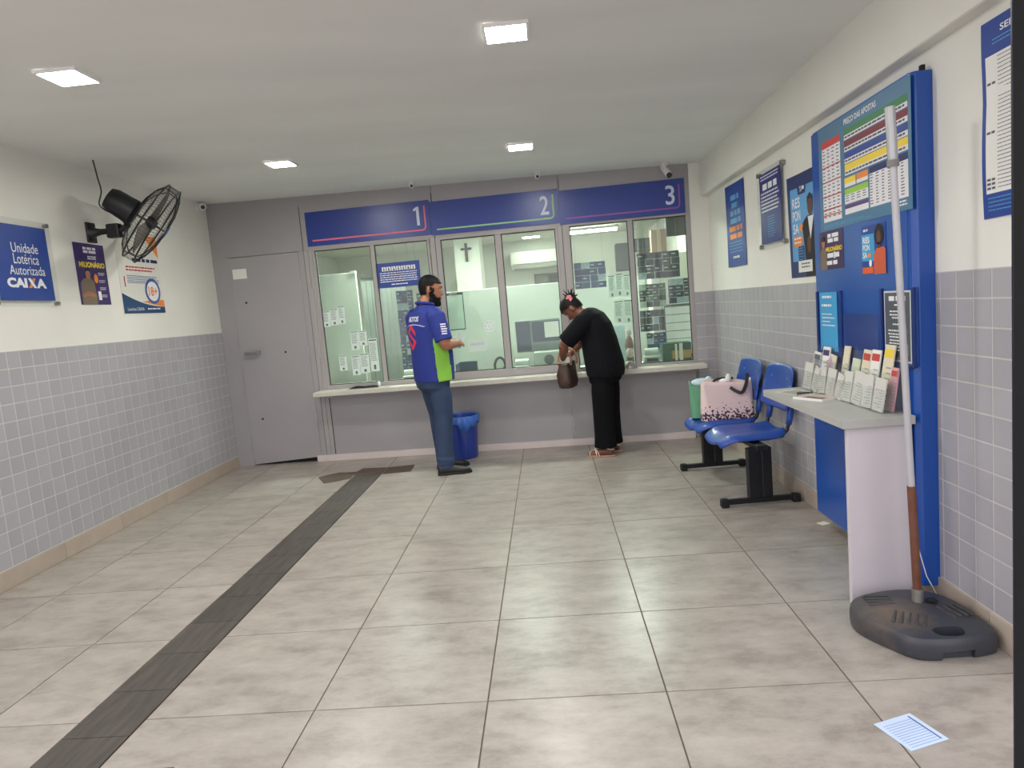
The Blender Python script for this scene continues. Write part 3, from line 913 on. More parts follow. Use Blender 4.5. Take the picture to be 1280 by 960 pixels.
# ticket racks: boards of small lottery tickets
tick_cols = {'blue': [(26, 46, 96), (44, 66, 108), (140, 160, 172), (28, 34, 48)],
             'dark': [(16, 20, 32), (28, 34, 48), (136, 154, 162), (48, 60, 60)],
             'green': [(34, 54, 44), (74, 92, 78), (146, 164, 152), (28, 34, 40)]}
def rack(s0, z0, s1, z1, cols, rows, pal, label, t=.55, seed=1, gap=.03):
    rnd = random.Random(seed)
    root = thing('ticket_rack', label, 'ticket rack', B(s0, t, z0), BA, 'lottery ticket racks behind the glass')
    w_, h_ = s1 - s0, z1 - z0
    g = G(); g.box(0, w_, .004, .010, 0, h_); g.obj('backing', M_glass('rack_acrylic', (.93, .96, .94), .02, .1, haze=.05), root)
    cw, chh = w_ / cols, h_ / rows
    for x in (.02, w_ - .02):
        g = G(); g.tube([(x, .007, h_), (x, .007, 2.40 - z0)], .0012, 4); g.obj('hanging_wire', chrome_m, root)
    ms = [M('ticket_%s_%d' % (pal, i), c, .5, vary=.25, scale=30) for i, c in enumerate(tick_cols[pal])]
    protos = {}
    for i in range(cols):
        for j in range(rows):
            m = ms[rnd.choice((0, 0, 1, 1, 2, 3))]
            if m.name not in protos:
                g = G(); g.prism([(0, 0, 0), (cw * (1 - gap), 0, 0), (cw * (1 - gap), -.004, chh * .96), (0, -.004, chh * .96)], (0, .002, 0))
                o = g.obj('ticket', m, root); protos[m.name] = o
            else:
                o = protos[m.name].copy(); COL.objects.link(o)
            o.location = (i * cw + rnd.uniform(0, .006), rnd.uniform(-.004, 0), j * chh + rnd.uniform(0, chh * .05))
            if rnd.random() < .55:
                k = 'band' + m.name
                if k not in protos:
                    g = G(); g.box(cw * .08, cw * .55, -.0055, -.0045, chh * .42, chh * .62); b = g.obj('ticket_print', ms[2], o); protos[k] = b
                else:
                    b = protos[k].copy(); COL.objects.link(b); b.parent = o
    return root
rack(.870, .80, 1.055, 1.700, 3, 13, 'blue', 'narrow tall rack of blue lottery tickets behind window one', .5, 1)
rack(1.085, 1.38, 1.27, 1.66, 2, 4, 'green', 'small rack of grey-green tickets high behind window one', .53, 2)
rack(1.085, .86, 1.29, 1.33, 3, 6, 'blue', 'low rack of bluish tickets behind the man', .56, 3)
rack(2.79, 1.55, 3.115, 1.82, 4, 4, 'blue', 'blue ticket rack above the woman behind window three', .50, 4)
rack(3.445, 1.59, 3.87, 1.86, 5, 4, 'dark', 'dark ticket rack, topmost of window three', .5, 5)
rack(3.445, 1.30, 3.72, 1.54, 4, 4, 'green', 'greenish ticket rack below the topmost rack of window three', .53, 6)
rack(3.745, 1.32, 3.98, 1.57, 3, 4, 'dark', 'dark ticket rack next to the pillar', .53, 7)
rack(3.44, 1.05, 3.70, 1.27, 4, 3, 'dark', 'dark ticket rack in the third tier of window three', .56, 8)
rack(3.50, .80, 3.70, 1.03, 3, 4, 'blue', 'bluish ticket rack just above the round machine in window three', .585, 9)
for i, q in enumerate(((3.125, 1.43, 3.195, 1.66), (3.20, 1.44, 3.275, 1.672), (3.28, 1.43, 3.345, 1.655))):
    slip('paper_slip', *q, 'pale printed slip beside the window-three mullion, ' + ('first', 'second', 'third')[i] + ' of the upper three', .30, 'slips in the upper row of window three', 30 + i)
for i, q in enumerate(((3.17, 1.17, 3.262, 1.40), (3.266, 1.165, 3.35, 1.40))):
    slip('paper_slip', *q, 'pale printed slip beside the mullion of window three, ' + ('first', 'second')[i] + ' of the lower two', .29, 'slips in the lower row of window three', 40 + i)

# crucifix, air conditioner and fittings on the far walls
t = thing('crucifix', 'dark crucifix on the white booth pillar', 'crucifix', B(1.455, 1.895, 2.14), BA)
cm = M('dark_wood', (48, 40, 38), .5)
g = G(); g.box(-.016, .016, -.02, 0, -.10, .13); g.obj('upright', cm, t, bevel=.003)
g = G(); g.box(-.068, .068, -.022, -.002, .045, .072); g.obj('crossbar', cm, t, bevel=.003)
t = thing('air_conditioner', 'white split air conditioner on the far booth wall', 'air conditioner', B(2.25, 3.69, 2.10), BA)
acm = M('ac_white', (206, 208, 196), .4)
g = G()
pr_ = [(0, -.12), (-.17, -.12), (-.205, -.07), (-.21, .09), (-.19, .125), (0, .125)]
g.prism([(-.40, a, b) for a, b in pr_], (.80, 0, 0)); g.obj('casing', acm, t, bevel=.006)
g = G(); g.box(-.37, .37, -.214, -.2, -.062, -.052); g.obj('front_seam', M('ac_seam', (110, 112, 106), .5), t)
g = G(); g.box(-.36, .36, -.19, -.10, -.128, -.115); g.obj('air_flap', M('ac_flap', (120, 122, 116), .5), t)
t = thing('framed_print', 'small dark framed print under the air conditioner', 'picture', B(2.36, 3.69, 1.80), BA)
g = G(); g.box(-.19, .19, -.015, 0, -.085, .085); g.obj('frame', M('frame_brown', (96, 92, 84), .5), t)
g = G(); g.box(-.165, .0, -.018, -.014, -.065, .065); g.obj('print', M('pic_a', (120, 124, 114), .6, vary=.3, scale=14), t)
g = G(); g.box(.04, .15, -.018, -.014, -.055, .055); g.obj('dark_print', M('pic_b', (64, 62, 58), .6, vary=.3, scale=14), t)
dome_camera('tiny dark booth camera seen through window two', B(1.20, 3.69, 2.28), (0, -1, 0), .03, (0, -1, -.3))
t = thing('wall_loudspeaker', 'dark wall loudspeaker pair high behind window three', 'loudspeaker', B(3.75, 2.4, 2.02), BA)
spk = M('speaker_dark', (52, 58, 58), .6)
g = G(); g.box(-.42, -.22, -.12, .12, -.25, .10); g.obj('cabinet', spk, t, bevel=.01)
g = G(); g.box(-.20, .22, -.1, .12, -.02, .14); g.obj('cabinet', spk, t, bevel=.01)
g = G(); g.box(-.05, .05, .1, 1.2, -.02, .02); g.obj('wall_bracket', spk, t)
t = thing('television', 'dark television hanging under the booth ceiling behind window three', 'television', B(3.90, .55, 2.10), BA)
g = G(); g.box(-.14, .16, 0, .05, -.09, .10); g.obj('casing', M('tv_black', (34, 36, 40), .4), t, bevel=.006)
g = G(); g.box(-.125, .145, -.004, 0, -.075, .085); g.obj('screen', M('tv_screen', (44, 48, 52), .15), t)
g = G(); g.box(-.01, .03, .02, .05, .10, .30); g.obj('hanger', spk, t)
t = thing('brown_carton', 'brown cardboard carton on top of the cupboard behind window three', 'carton', B(3.72, .95, 1.86), BA)
g = G(); g.box(-.08, .08, -.08, .08, 0, .26); g.obj('carton_body', M('cardboard', (128, 104, 80), .8), t)
g = G(); g.box(-.02, .02, -.083, .083, .0, .262); g.obj('tape', M('tape_tan', (150, 130, 100), .4), t)
t = thing('white_cupboard', 'white cupboard behind window three with a carton on top', 'cupboard', B(3.80, 1.0, 0), BA)
g = G(); g.box(-.19, .22, -.15, .3, 0, 1.858); g.obj('cupboard_body', cream_m, t)
g = G(); g.box(-.18, .012, -.165, -.152, .05, 1.85); g.box(.018, .21, -.165, -.152, .05, 1.85); g.obj('door', cream_m, t, bevel=.003)
# slat shelf, green box, machines on the desk
t = thing('slat_panel', 'white slatted panel with a dark top edge beside the pillar', 'slat panel', B(3.84, .60, .76), BA)
for k in range(6):
    g = G(); g.box(-.13, .15, 0, .012, .02 + k * .085, .098 + k * .085); g.obj('slat', div_m, t)
g = G(); g.box(-.14, .16, -.01, .014, .525, .55); g.obj('top_edge', M('edge_dark', (80, 88, 84), .5), t)
g = G(); g.box(-.14, .16, .012, .02, -.02, .53); g.obj('backing', M('edge_grey', (90, 98, 94), .5), t)
t = thing('green_box', 'dark green box with an ochre panel on the desk in window three', 'box', B(3.755, .28, .742), BA)
g = G(); g.box(-.14, .14, -.09, .09, 0, .19); g.obj('box_body', M('dark_green', (36, 84, 58), .5), t, bevel=.004)
g = G(); g.box(-.05, .135, -.094, -.09, .035, .115); g.obj('ochre_panel', M('ochre', (188, 150, 60), .5), t)
g = G(); g.box(.02, .055, -.098, -.094, .01, .185); g.obj('white_strip', paper_m, t)
g = G(); g.box(-.02, .0, -.1, -.094, .015, .18); g.obj('white_strip', paper_m, t)
pm = M('machine_grey', (176, 184, 176), .4)
def desk_machine(label, s, tt, w_, h_):
    t = thing('ticket_machine', label, 'machine', B(s, tt, .742), BA)
    g = G(); g.box(-w_ / 2, w_ / 2, -.09, .09, 0, h_ * .55); g.obj('body', pm, t, bevel=.02)
    g = G(); g.tube([(-w_ * .42, 0, h_ * .62), (w_ * .42, 0, h_ * .62)], [h_ * .38] * 2, 20); g.obj('roll_cover', pm, t, smooth=40)
    g = G(); g.box(-w_ * .35, w_ * .35, -.097, -.088, h_ * .2, h_ * .4); g.obj('slot', M('slot_dark', (50, 56, 56), .5), t)
    g = G(); g.tube([(w_ * .3, -.05, .02), (w_ * .55, -.12, .012), (w_ * .75, -.08, .008), (w_ * .5, .02, .006)], .005, 6); g.obj('cable', M('cable_black', (30, 34, 34), .5), t)
desk_machine('grey ticket machine on the desk below the window-two monitor', 2.20, .20, .16, .15)
desk_machine('grey ticket machine on the desk in window three', 3.50, .20, .16, .16)
desk_machine('grey ticket machine on the desk low in window one', 1.02, .22, .15, .13)
# monitor and printer seen through window two
t = thing('monitor', 'dark blue screen monitor with a white sheet stuck on it in window two', 'monitor', B(2.37, .40, .742), BA)
g = G(); g.box(-.235, .235, 0, .03, .20, .53); g.obj('casing', M('monitor_grey', (120, 130, 132), .4), t, bevel=.006)
g = G(); g.box(-.225, -.08, -.004, .0, .21, .52); g.box(-.06, .225, -.004, 0, .30, .51); g.obj('screen', M('screen_blue', (48, 60, 88), .25, vary=.2, scale=5), t)
g = G(); g.box(.07, .22, -.008, -.004, .34, .50); g.obj('sheet', paper_m, t)
g = G(); g.box(-.04, .04, .01, .04, .0, .25); g.box(-.12, .12, -.06, .1, 0, .02); g.obj('stand', M('monitor_stand', (70, 76, 78), .4), t, bevel=.004)
t = thing('printer', 'pale grey printer with a round dark dial on the desk in window two', 'printer', B(2.50, .22, .742), BA)
g = G(); g.box(-.18, .16, -.1, .1, 0, .21); g.obj('body', pm, t, bevel=.015)
g = G(); g.cyl((-.02, -.106, .13), (-.02, -.098, .13), .05, n=24); g.obj('dial', M('dial_dark', (78, 86, 86), .4), t)
g = G(); g.box(-.15, .13, -.104, -.098, .02, .06); g.obj('slot', M('slot_dark'), t)
t = thing('headset', 'dark curled headset on the desk in window two', 'headset', B(1.97, .20, .742), BA)
g = G(); g.tube([(.055 * math.cos(a), -.02 + .02 * math.sin(a), .095 + .085 * math.sin(a)) for a in [2 * math.pi * k / 24 for k in range(25)]], .014, 8); g.obj('band', M('headset_dark', (44, 52, 52), .45), t, smooth=True)
g = G(); g.ball((.05, -.02, .06), (.025, .03, .035)); g.obj('ear_pad', M('headset_dark'), t, smooth=True)
t = thing('document_tray', 'dark blue tray on the desk in front of the man', 'tray', B(1.62, .2, .742), BA)
g = G(); g.box(-.1, .1, -.08, .1, 0, .02); g.box(-.1, -.09, -.08, .1, .02, .15); g.box(.06, .1, .06, .1, .02, .16); g.box(-.09, .06, .08, .1, .02, .16); g.obj('tray_body', M('tray_blue', (52, 66, 92), .5), t, bevel=.003)
g = G(); g.box(-.085, .085, -.07, .07, .021, .035); g.obj('paper_sheets', paper_m, t)
t = thing('standing_sheet', 'pale blue standing sheet behind the woman in window three', 'sheet', B(3.22, .36, .742), BA)
g = G(); g.box(-.10, .045, 0, .006, 0, .40); g.obj('sheet', M('pale_blue_sheet', (176, 206, 210), .5), t)
g = G(); g.box(-.10, .045, .006, .05, 0, .012); g.obj('stand', pm, t)
t = thing('figurine', 'brown and pale figurine beside the mullion in window three', 'figurine', B(3.29, .20, .742), BA)
g = G(); g.lathe([(.03, 0), (.045, .02), (.03, .12), (.045, .2), (.03, .27), (.012, .30)], 16); g.obj('robe', M('figurine_brown', (116, 84, 72), .5, vary=.3, scale=20), t, smooth=True)
g = G(); g.ball((0, -.005, .33), (.028, .028, .034)); g.obj('head', M('figurine_pale', (196, 178, 168), .5), t, smooth=True)
g = G(); g.ball((0, -.03, .13), (.04, .03, .05)); g.obj('flower', M('figurine_pale'), t, smooth=True)
# on the ledge
t = thing('silver_dome', 'small brushed silver dome on the ledge beside the woman', 'speaker dome', B(3.262, -.10, .742), BA)
g = G(); g.lathe([(.066, 0), (.066, .008), (.062, .03), (.048, .055), (.026, .07), (.004, .075)], 28); g.obj('dome', M('brushed_silver', (168, 166, 158), .35, .7), t, smooth=50)
g = G(); g.lathe([(.072, -.0), (.072, .006), (.066, .006)], 28); g.obj('rim', chrome_m, t)
t = thing('black_pouch', 'flat black cloth pouch lying on the ledge below window one', 'pouch', B(.60, -.06, .742), BA)
g = G()
g.grid(lambda a, b: Vector((-.15 + .3 * a, -.035 + .07 * b + .01 * math.sin(7 * a), .001 + .022 * math.sin(math.pi * min(max(a, .02), .98)) ** .5 * math.sin(math.pi * min(max(b, .02), .98)) ** .5 * (1 + .25 * math.sin(9 * a)))), 14, 8)
g.obj('pouch_body', M('black_cloth', (26, 28, 30), .8), t, smooth=True)
g = G(); g.ball((.155, .0, .03), (.016, .016, .028)); g.obj('white_cap', white_m, t, smooth=True)

# ------------------------------------------------------------------ waste bin
bin_ = thing('waste_bin', 'blue plastic waste bin with a blue liner bag beside the man', 'bin', (0.075, 4.235, 0))
binm = M('bin_blue', (38, 62, 150), .35, vary=.04, coat=.2)
g = G(); g.lathe([(.10, 0), (.128, .004), (.134, .02), (.148, .24), (.156, .395), (.162, .40), (.162, .412), (.150, .412), (.146, .39), (.125, .03), (.01, .025)], 36); g.obj('bin_body', binm, bin_, smooth=40)
lm = M('liner_blue', (70, 118, 205), .3, vary=.18, scale=25)
g = G()
rnd = random.Random(2)
rings = []
for r_, z_, a_ in ((.140, .33, 0), (.150, .40, .002), (.163, .424, .004), (.172, .41, .005), (.170, .37, .007), (.171, .335, .009)):
    ring_ = []
    for k in range(60):
        th = 2 * math.pi * k / 60
        rr = r_ + a_ * math.sin(th * 13 + z_ * 30)
        zz = z_ + (0 if z_ > .35 else .018 * math.sin(th * 3 + 1) - (.05 if abs(th - 4.9) < .25 and r_ > .16 else 0))
        ring_.append(Vector((rr * math.cos(th), rr * math.sin(th), zz)))
    rings.append(ring_)
g.loft(rings, False); g.obj('liner_bag', lm, bin_, smooth=True, solid=.001)

# ------------------------------------------------------------------ right wall posters
RW = lambda Y, z, d=.004: Vector((XR - d, Y, z))
sh = Sheet(RW(3.645, 1.60), MY, UP)
sh.base('poster', .49, .665, .001, blue_m, 'narrow curling blue poster with white and orange words, nearest the pillar', 'poster', bend=lambda a, b: .012 * (1 - a) ** 3 + .006 * abs(b - .5))
for i, (wd, m) in enumerate(((.22, sky_m), (.18, sky_m), (.26, sky_m), (.27, sky_m), (.34, orange_m), (.32, orange_m))):
    z = .575 - i * .062
    sh.lines('lettering', m, .24 - wd / 2, z - .05, .24 + wd / 2, z, 1, .8, 2, 20 + i, ragged=0)
sh.lines('small_print', sky_m, .06, .10, .43, .20, 4, .3, 2, 30)
sh.lines('small_print', white_m, .14, .055, .32, .085, 1, .6, 2, 31)
sh.done()

t = thing('wall_sign', 'clear acrylic plate with a navy notice of white text on steel standoffs', 'sign', (XR, 2.50, 1.948))
g = G(); g.box(-.022, -.018, -.275, .275, -.275, .275); g.obj('acrylic_plate', acr_m, t, bevel=.001)
for a in (-.245, .245):
    for b in (-.25, .25):
        g = G(); g.cyl((0, a, b), (-.03, a, b), .016, n=16); g.obj('standoff', chrome_m, t)
sh = Sheet((-.0232, .215, -.236), MY, UP, t)
navy = M('notice_navy', (40, 46, 120), .4, vary=.03)
sh.base('notice', .43, .48, .001, navy)
sh.lines('small_print', white_m, .03, .425, .40, .465, 2, .4, 1, 40, ragged=.05)
sh.lines('heading', white_m, .07, .365, .36, .408, 1, .95, 1, 41, ragged=0)
sh.lines('small_print', white_m, .03, .205, .40, .35, 6, .42, 1, 42, ragged=.12)
sh.lines('small_print', sky_m, .15, .03, .30, .18, 9, .3, 1, 43, ragged=.3)
sh.done()

sh = Sheet(RW(2.20, 1.455), MY, UP)
sh.base('poster', .46, .625, .001, blue2_m, 'sky blue poster with white RESPONSA letters and a man in a dark jacket', 'poster', bend=lambda a, b: .010 * (1 - a) ** 3 * b)
sh.rect('sky_field', sky_m, .045, .10, .42, .545, 1)
sh.poly('header_tab', blue2_m, [(.15, .56), (.30, .56), (.28, .50), (.17, .50)], 2)
sh.text('header_mark', white_m, '%', .195, .515, .225, .55, 3); sh.lines('header_mark', white_m, .23, .52, .275, .545, 1, .8, 3, 4)
for i, s_ in enumerate(('RES', 'PON', 'SA')):
    sh.text('lettering', white_m, s_, .075, .425 - i * .078, .195 if i < 2 else .165, .487 - i * .078, 3, .02)
sh.disc('orange_pill', orange_m, .205, .30, .035, .022, 3)
sh.rect('orange_label', orange_m, .075, .205, .215, .255, 3); sh.rect('orange_label', orange_m, .09, .185, .20, .205, 3)
sh.lines('small_print', white_m, .085, .195, .205, .245, 2, .4, 4, 51)
sh.poly('printed_man', hair_p, [(.26, .0), (.25, .18), (.215, .31), (.25, .34), (.30, .36), (.38, .36), (.44, .33), (.45, 0)], 3)
sh.poly('printed_man', white_m, [(.31, .355), (.345, .22), (.40, .355)], 4)
sh.disc('printed_face', skin_d, .35, .42, .042, .06, 4); sh.poly('printed_man', hair_p, [(.305, .43), (.31, .47), (.35, .492), (.39, .47), (.394, .43), (.37, .455), (.33, .455)], 5)
sh.disc('printed_hand', skin_d, .32, .19, .03, .05, 4)
sh.rect('navy_label', blue2_m, .145, .05, .24, .19, 4); sh.lines('small_print', sky_m, .155, .06, .23, .18, 7, .3, 5, 52)
sh.rect('white_label', paper_m, .14, .03, .36, .10, 5); sh.lines('small_print', ink_m, .19, .045, .34, .085, 2, .4, 6, 53)
sh.done()

sh = Sheet(RW(.25, 1.592), MY, UP)
sh.base('poster', .34, .668, .001, blue_m, 'tall blue-framed service list poster beside the shop front', 'poster', bend=lambda a, b: .006 * abs(math.sin(b * 5)) * (1 - a))
sh.text('heading', white_m, 'SERVIÇOS', .10, .61, .30, .637, 2, .02)
sh.lines('small_print', sky_m, .06, .575, .30, .60, 2, .3, 2, 61)
sh.rect('white_field', paper_m, .022, .085, .33, .55, 1)
sh.lines('small_print', ink_m, .085, .09, .32, .54, 34, .22, 2, 62, ragged=.6)
for z in (.45, .285, .125, .11, .095): sh.lines('row_title', ink_m, .028, z, .075, z + .012, 1, .7, 2, 63)
sh.lines('small_print', sky_m, .03, .015, .32, .07, 4, .25, 2, 64)
sh.done()

# ------------------------------------------------------------------ blue display board
dm = M('display_blue', (20, 76, 162), .28, vary=.05, scale=1.5, coat=.25)
dm2 = M('display_blue_dark', (16, 46, 112), .3, vary=.05)
DX = 2.492
disp = thing('display_board', 'tall glossy blue display board with price list, fixed to the wall behind the desk', 'display', (DX, 1.085, 0))
g = G()
pts = [(.09, -.515), (.022, -.515), (.004, -.49), (.004, .49), (.022, .515), (.09, .515)]
g.prism([(a, b, .075) for a, b in pts], (0, 0, 2.145)); g.obj('cabinet', dm, disp, bevel=.004)
g = G(); g.box(.0, .006, -.47, .50, 1.02, 2.21); g.obj('face_panel', dm, disp, bevel=.002)
g = G(); g.box(.055, .07, -.50, -.48, 2.215, 2.245); g.obj('hanging_lug', dark_m, disp)
for y0, y1 in ((.165, .485), (-.535 + .005, -.245)):
    y0 += 0.0
    for q in ((y0, y0 + .018), (y1 - .018, y1)):
        g = G(); g.box(-.012, .004, q[0], q[1], 1.03, 1.365); g.obj('pocket_rail', dm2, disp, bevel=.003)
    g = G(); g.box(-.012, .004, y0 + .018, y1 - .018, 1.025, 1.043); g.obj('pocket_rail', dm2, disp, bevel=.003)
g = G(); g.box(-.006, .0, -.215, .145, 1.00, 1.25); g.obj('clear_pocket', M_glass('pocket_plastic', (.80, .84, .92), .03, .12, haze=.03), disp)

def DS(Y, z, d=.002): return Vector((DX - d, Y, z))
# price list
sh = Sheet(DS(1.485, 1.682), MY, UP)
teal = M('list_teal', (74, 118, 150), .4, vary=.10, scale=3)
sh.base('price_list', .925, .527, .001, teal, 'PREÇO DAS APOSTAS price list with coloured tables on the blue board', 'price list')
U_ = lambda Y: 1.485 - Y
V_ = lambda z: z - 1.682
sh.text('heading', white_m, 'PREÇO DAS APOSTAS', U_(1.17), V_(2.155), U_(.845), V_(2.188), 2, .02)
def bar(m, Y0, Y1, z0, z1, l=1): sh.rect(m.name, m, U_(Y0), V_(z0), U_(Y1), V_(z1), l)
pw = M('list_white', (228, 226, 230), .5, vary=.02)
bar(red_m, 1.44, 1.22, 2.10, 2.135); bar(pw, 1.44, 1.22, 1.725, 2.10)
for z in (2.0, 1.925, 1.85, 1.785, 1.755): sh.rect('table_rule', red_m, U_(1.44), V_(z), U_(1.22), V_(z + .006), 2)
for i in range(4): sh.lines('figures', ink_m, U_(1.43 - i * .055), V_(1.735), U_(1.395 - i * .055), V_(2.09), 20, .3, 2, 70 + i, words=False, ragged=.4)
zz = 2.142
for m in (green_m, maroon_m, blue_m, yellow_m):
    bar(m, 1.172, .585, zz - .03, zz); bar(pw, 1.172, .585, zz - .052, zz - .03)
    sh.lines('figures', ink_m, U_(1.165), V_(zz - .046), U_(.6), V_(zz - .036), 1, .9, 2, 80, ragged=.02)
    zz -= .056
bar(yellow_m, 1.18, 1.06, 1.882, 1.91); bar(pw, 1.18, 1.06, 1.865, 1.882); bar(orange_m, 1.05, .935, 1.882, 1.91); bar(pw, 1.05, .935, 1.865, 1.882)
bar(lime_m, 1.18, .935, 1.83, 1.857); bar(pw, 1.18, .935, 1.785, 1.83); bar(M('list_violet', (92, 56, 120), .5), 1.18, .935, 1.762, 1.779); bar(pw, 1.18, .935, 1.735, 1.762)
bar(blue2_m, .92, .588, 1.885, 1.915); bar(pw, .92, .588, 1.735, 1.885)
for i in range(6): sh.lines('figures', ink_m, U_(.915 - i * .054), V_(1.74), U_(.885 - i * .054), V_(1.88), 11, .35, 2, 90 + i, words=False, ragged=.4)
for i in range(4): sh.lines('figures', ink_m, U_(1.17 - i * .06), V_(1.79), U_(1.13 - i * .06), V_(1.825), 3, .35, 2, 100 + i, words=False)
sh.lines('small_print', white_m, U_(.66), V_(1.698), U_(.59), V_(1.725), 2, .5, 2, 110)
sh.lines('small_print', sky_m, U_(1.44), V_(1.69), U_(.9), V_(1.708), 2, .3, 2, 111)
sh.done()
# purple card and RESPONSA card
sh = Sheet(DS(1.512, 1.478), MY, UP)
sh.base('small_poster', .295, .20, .001, M('card_purple', (64, 36, 84), .4, vary=.06), 'small purple card with a yellow title under the price list', 'poster')
sh.poly('printed_man', khaki_p, [(.01, .0), (.01, .10), (.05, .125), (.09, .10), (.10, 0)], 2); sh.disc('printed_face', skin_p, .055, .145, .022, .03, 3); sh.poly('printed_man', hair_p, [(.033, .15), (.04, .178), (.07, .178), (.077, .15)], 4)
sh.lines('lettering', white_m, .11, .135, .25, .185, 2, .8, 2, 120, ragged=.1)
sh.text('title', yellow_m, 'MILIONÁRIO', .085, .093, .285, .123, 3, .04)
sh.lines('lettering', white_m, .10, .055, .25, .085, 1, .8, 2, 121); sh.rect('white_phone', white_m, .185, .055, .20, .09, 3); sh.lines('lettering', white_m, .09, .015, .25, .045, 1, .7, 2, 122)
sh.done()
sh = Sheet(DS(1.016, 1.432), MY, UP)
sh.base('small_poster', .23, .226, .001, blue_m, 'small blue RESPONSA card with a woman in an orange shirt under the price list', 'poster')
sh.poly('cyan_field', cyan_m, [(0, .065), (0, .185), (.12, .185), (.13, .06)], 1)
for i, s_ in enumerate(('RES', 'PON', 'SA')): sh.text('lettering', white_m, s_, .012, .145 - i * .034, .08 if i < 2 else .055, .174 - i * .034, 2, .03)
sh.rect('orange_pill', orange_m, .06, .08, .09, .098, 2); sh.disc('white_mark', white_m, .085, .052, .014, .016, 2)
sh.rect('orange_label', M('card_orange', (222, 98, 52), .5), .005, .005, .11, .035, 2)
sh.poly('printed_woman', M('print_coral', (204, 92, 58), .5, vary=.08), [(.12, 0), (.12, .09), (.15, .115), (.21, .12), (.23, .11), (.23, 0)], 3)
sh.disc('printed_woman', hair_p, .172, .175, .042, .048, 3); sh.disc('printed_woman', skin_d, .17, .163, .02, .032, 4)
sh.rect('printed_woman', skin_d, .16, .115, .182, .14, 4)
sh.lines('header_mark', white_m, .02, .195, .07, .21, 1, .7, 2, 130)
sh.done()
# framed notices in the pockets
sh = Sheet(DS(1.535, 1.045, .004), MY, UP)
sh.base('notice_card', .225, .315, .001, cyan_m, 'cyan notice card in the pocket of the blue board away from the street', 'notice')
sh.lines('lettering', white_m, .04, .275, .18, .295, 1, .6, 1, 140); sh.lines('lettering', white_m, .03, .23, .17, .25, 1, .6, 1, 141); sh.lines('small_print', white_m, .03, .12, .2, .20, 4, .3, 1, 142, ragged=.4)
sh.done()
sh = Sheet(DS(.811, 1.045, .004), MY, UP)
sh.base('notice_card', .225, .308, .001, M('notice_white_edge', (206, 208, 210), .5), 'dark grey notice card with a white edge behind the parasol pole', 'notice')
sh.rect('grey_field', M('notice_grey', (84, 90, 96), .5, vary=.05), .008, .008, .217, .30, 1)
sh.lines('heading', white_m, .045, .262, .185, .285, 1, .9, 2, 149, ragged=.05)
for i, (n_, wd) in enumerate(((1, .05), (2, .13), (1, .09), (1, .08), (2, .16), (2, .14), (2, .15), (1, .07))):
    z = .25 - i * .028
    sh.lines('small_print', white_m, .115 - wd / 2, z - .014 * n_ - .002, .115 + wd / 2, z, n_, .4, 2, 150 + i, ragged=.05)
sh.rect('small_panel', M('notice_pale', (150, 154, 156), .5), .165, .03, .20, .08, 2)
sh.done()

# ------------------------------------------------------------------ side desk with leaflets
lam = M('desk_laminate', (204, 198, 202), .4, vary=.03)
lamt = M('desk_top_grey', (176, 176, 170), .4, vary=.05, scale=12)
sd = thing('writing_desk', 'pale grey laminate desk with a solid end panel in front of the blue board', 'desk', (2.335, 1.09, 0))
g = G(); g.box(-.15, .15, -.53, .53, .793, .83); g.obj('desk_top', lamt, sd, bevel=.002)
g = G(); g.box(-.12, .15, -.50, -.472, 0, .793); g.obj('end_panel', lam, sd, bevel=.002)
g = G(); g.box(.13, .148, -.472, .52, .10, .793); g.obj('blue_back_panel', dm, sd)
# clear leaflet rack
rk = thing('leaflet_rack', 'clear acrylic leaflet rack along the back of the writing desk', 'leaflet rack', (2.44, 1.10, .83))
clear = M_glass('rack_clear', (.985, .99, .99), .02, .04, haze=.03)
g = G(); g.box(-.075, .045, -.465, .465, 0, .004); g.obj('base', clear, rk)
g = G(); g.prism([(-.062, -.465, .004), (-.059, -.465, .004), (-.040, -.465, .10), (-.043, -.465, .10)], (0, .93, 0)); g.obj('front_sheet', clear, rk)
g = G(); g.prism([(-.02, -.465, .004), (-.017, -.465, .004), (.0, -.465, .17), (-.003, -.465, .17)], (0, .93, 0)); g.obj('middle_sheet', clear, rk)
g = G(); g.prism([(.018, -.465, .004), (.021, -.465, .004), (.044, -.465, .24), (.041, -.465, .24)], (0, .93, 0)); g.obj('back_sheet', clear, rk)
g = G(); g.prism([(-.062, -.468, .004), (.045, -.468, .004), (.045, -.468, .23), (.03, -.468, .23)], (0, .003, 0)); g.obj('end_sheet', clear, rk)
cream = M('leaflet_cream', (222, 212, 186), .6, vary=.04); greyp = M('leaflet_grey', (208, 206, 200), .6, vary=.05); pinkp = M('leaflet_pink', (214, 160, 170), .6, vary=.1)
lilac = M('leaflet_lilac', (196, 192, 214), .6, vary=.06); palegreen = M('leaflet_green', (206, 216, 188), .6, vary=.05)
def leaflet(label, y, row, wd, ht, m, head=None, lean=0.0, seed=0, twist=0.0):
    x0 = -.052 if row == 0 else -.009
    t = thing('leaflet', label, 'leaflet', (2.44 + x0, y, .836), 0, 'leaflets standing in the clear rack')
    rt = Matrix.Rotation(math.radians(9.5), 4, 'Y') @ Matrix.Rotation(lean, 4, 'X')
    g = G(); g.box(-.003, .003, -wd / 2, wd / 2, 0, ht, rt); g.obj('sheets', m, t)
    g = G()
    rnd = random.Random(seed)
    for i in range(7):
        z = ht * (.12 + i * .085)
        g.box(-.0036, -.003, -wd * .4, wd * (rnd.uniform(-.1, .4)), z, z + ht * .025, rt)
    o = g.obj('small_print', M('leaflet_ink', (160, 160, 158), .7), t); o['kind'] = 'stuff'
    if head:
        g = G(); g.box(-.0038, -.003, -wd * .42, wd * .42, ht * .80, ht * .93, rt); g.obj('heading', head, t)
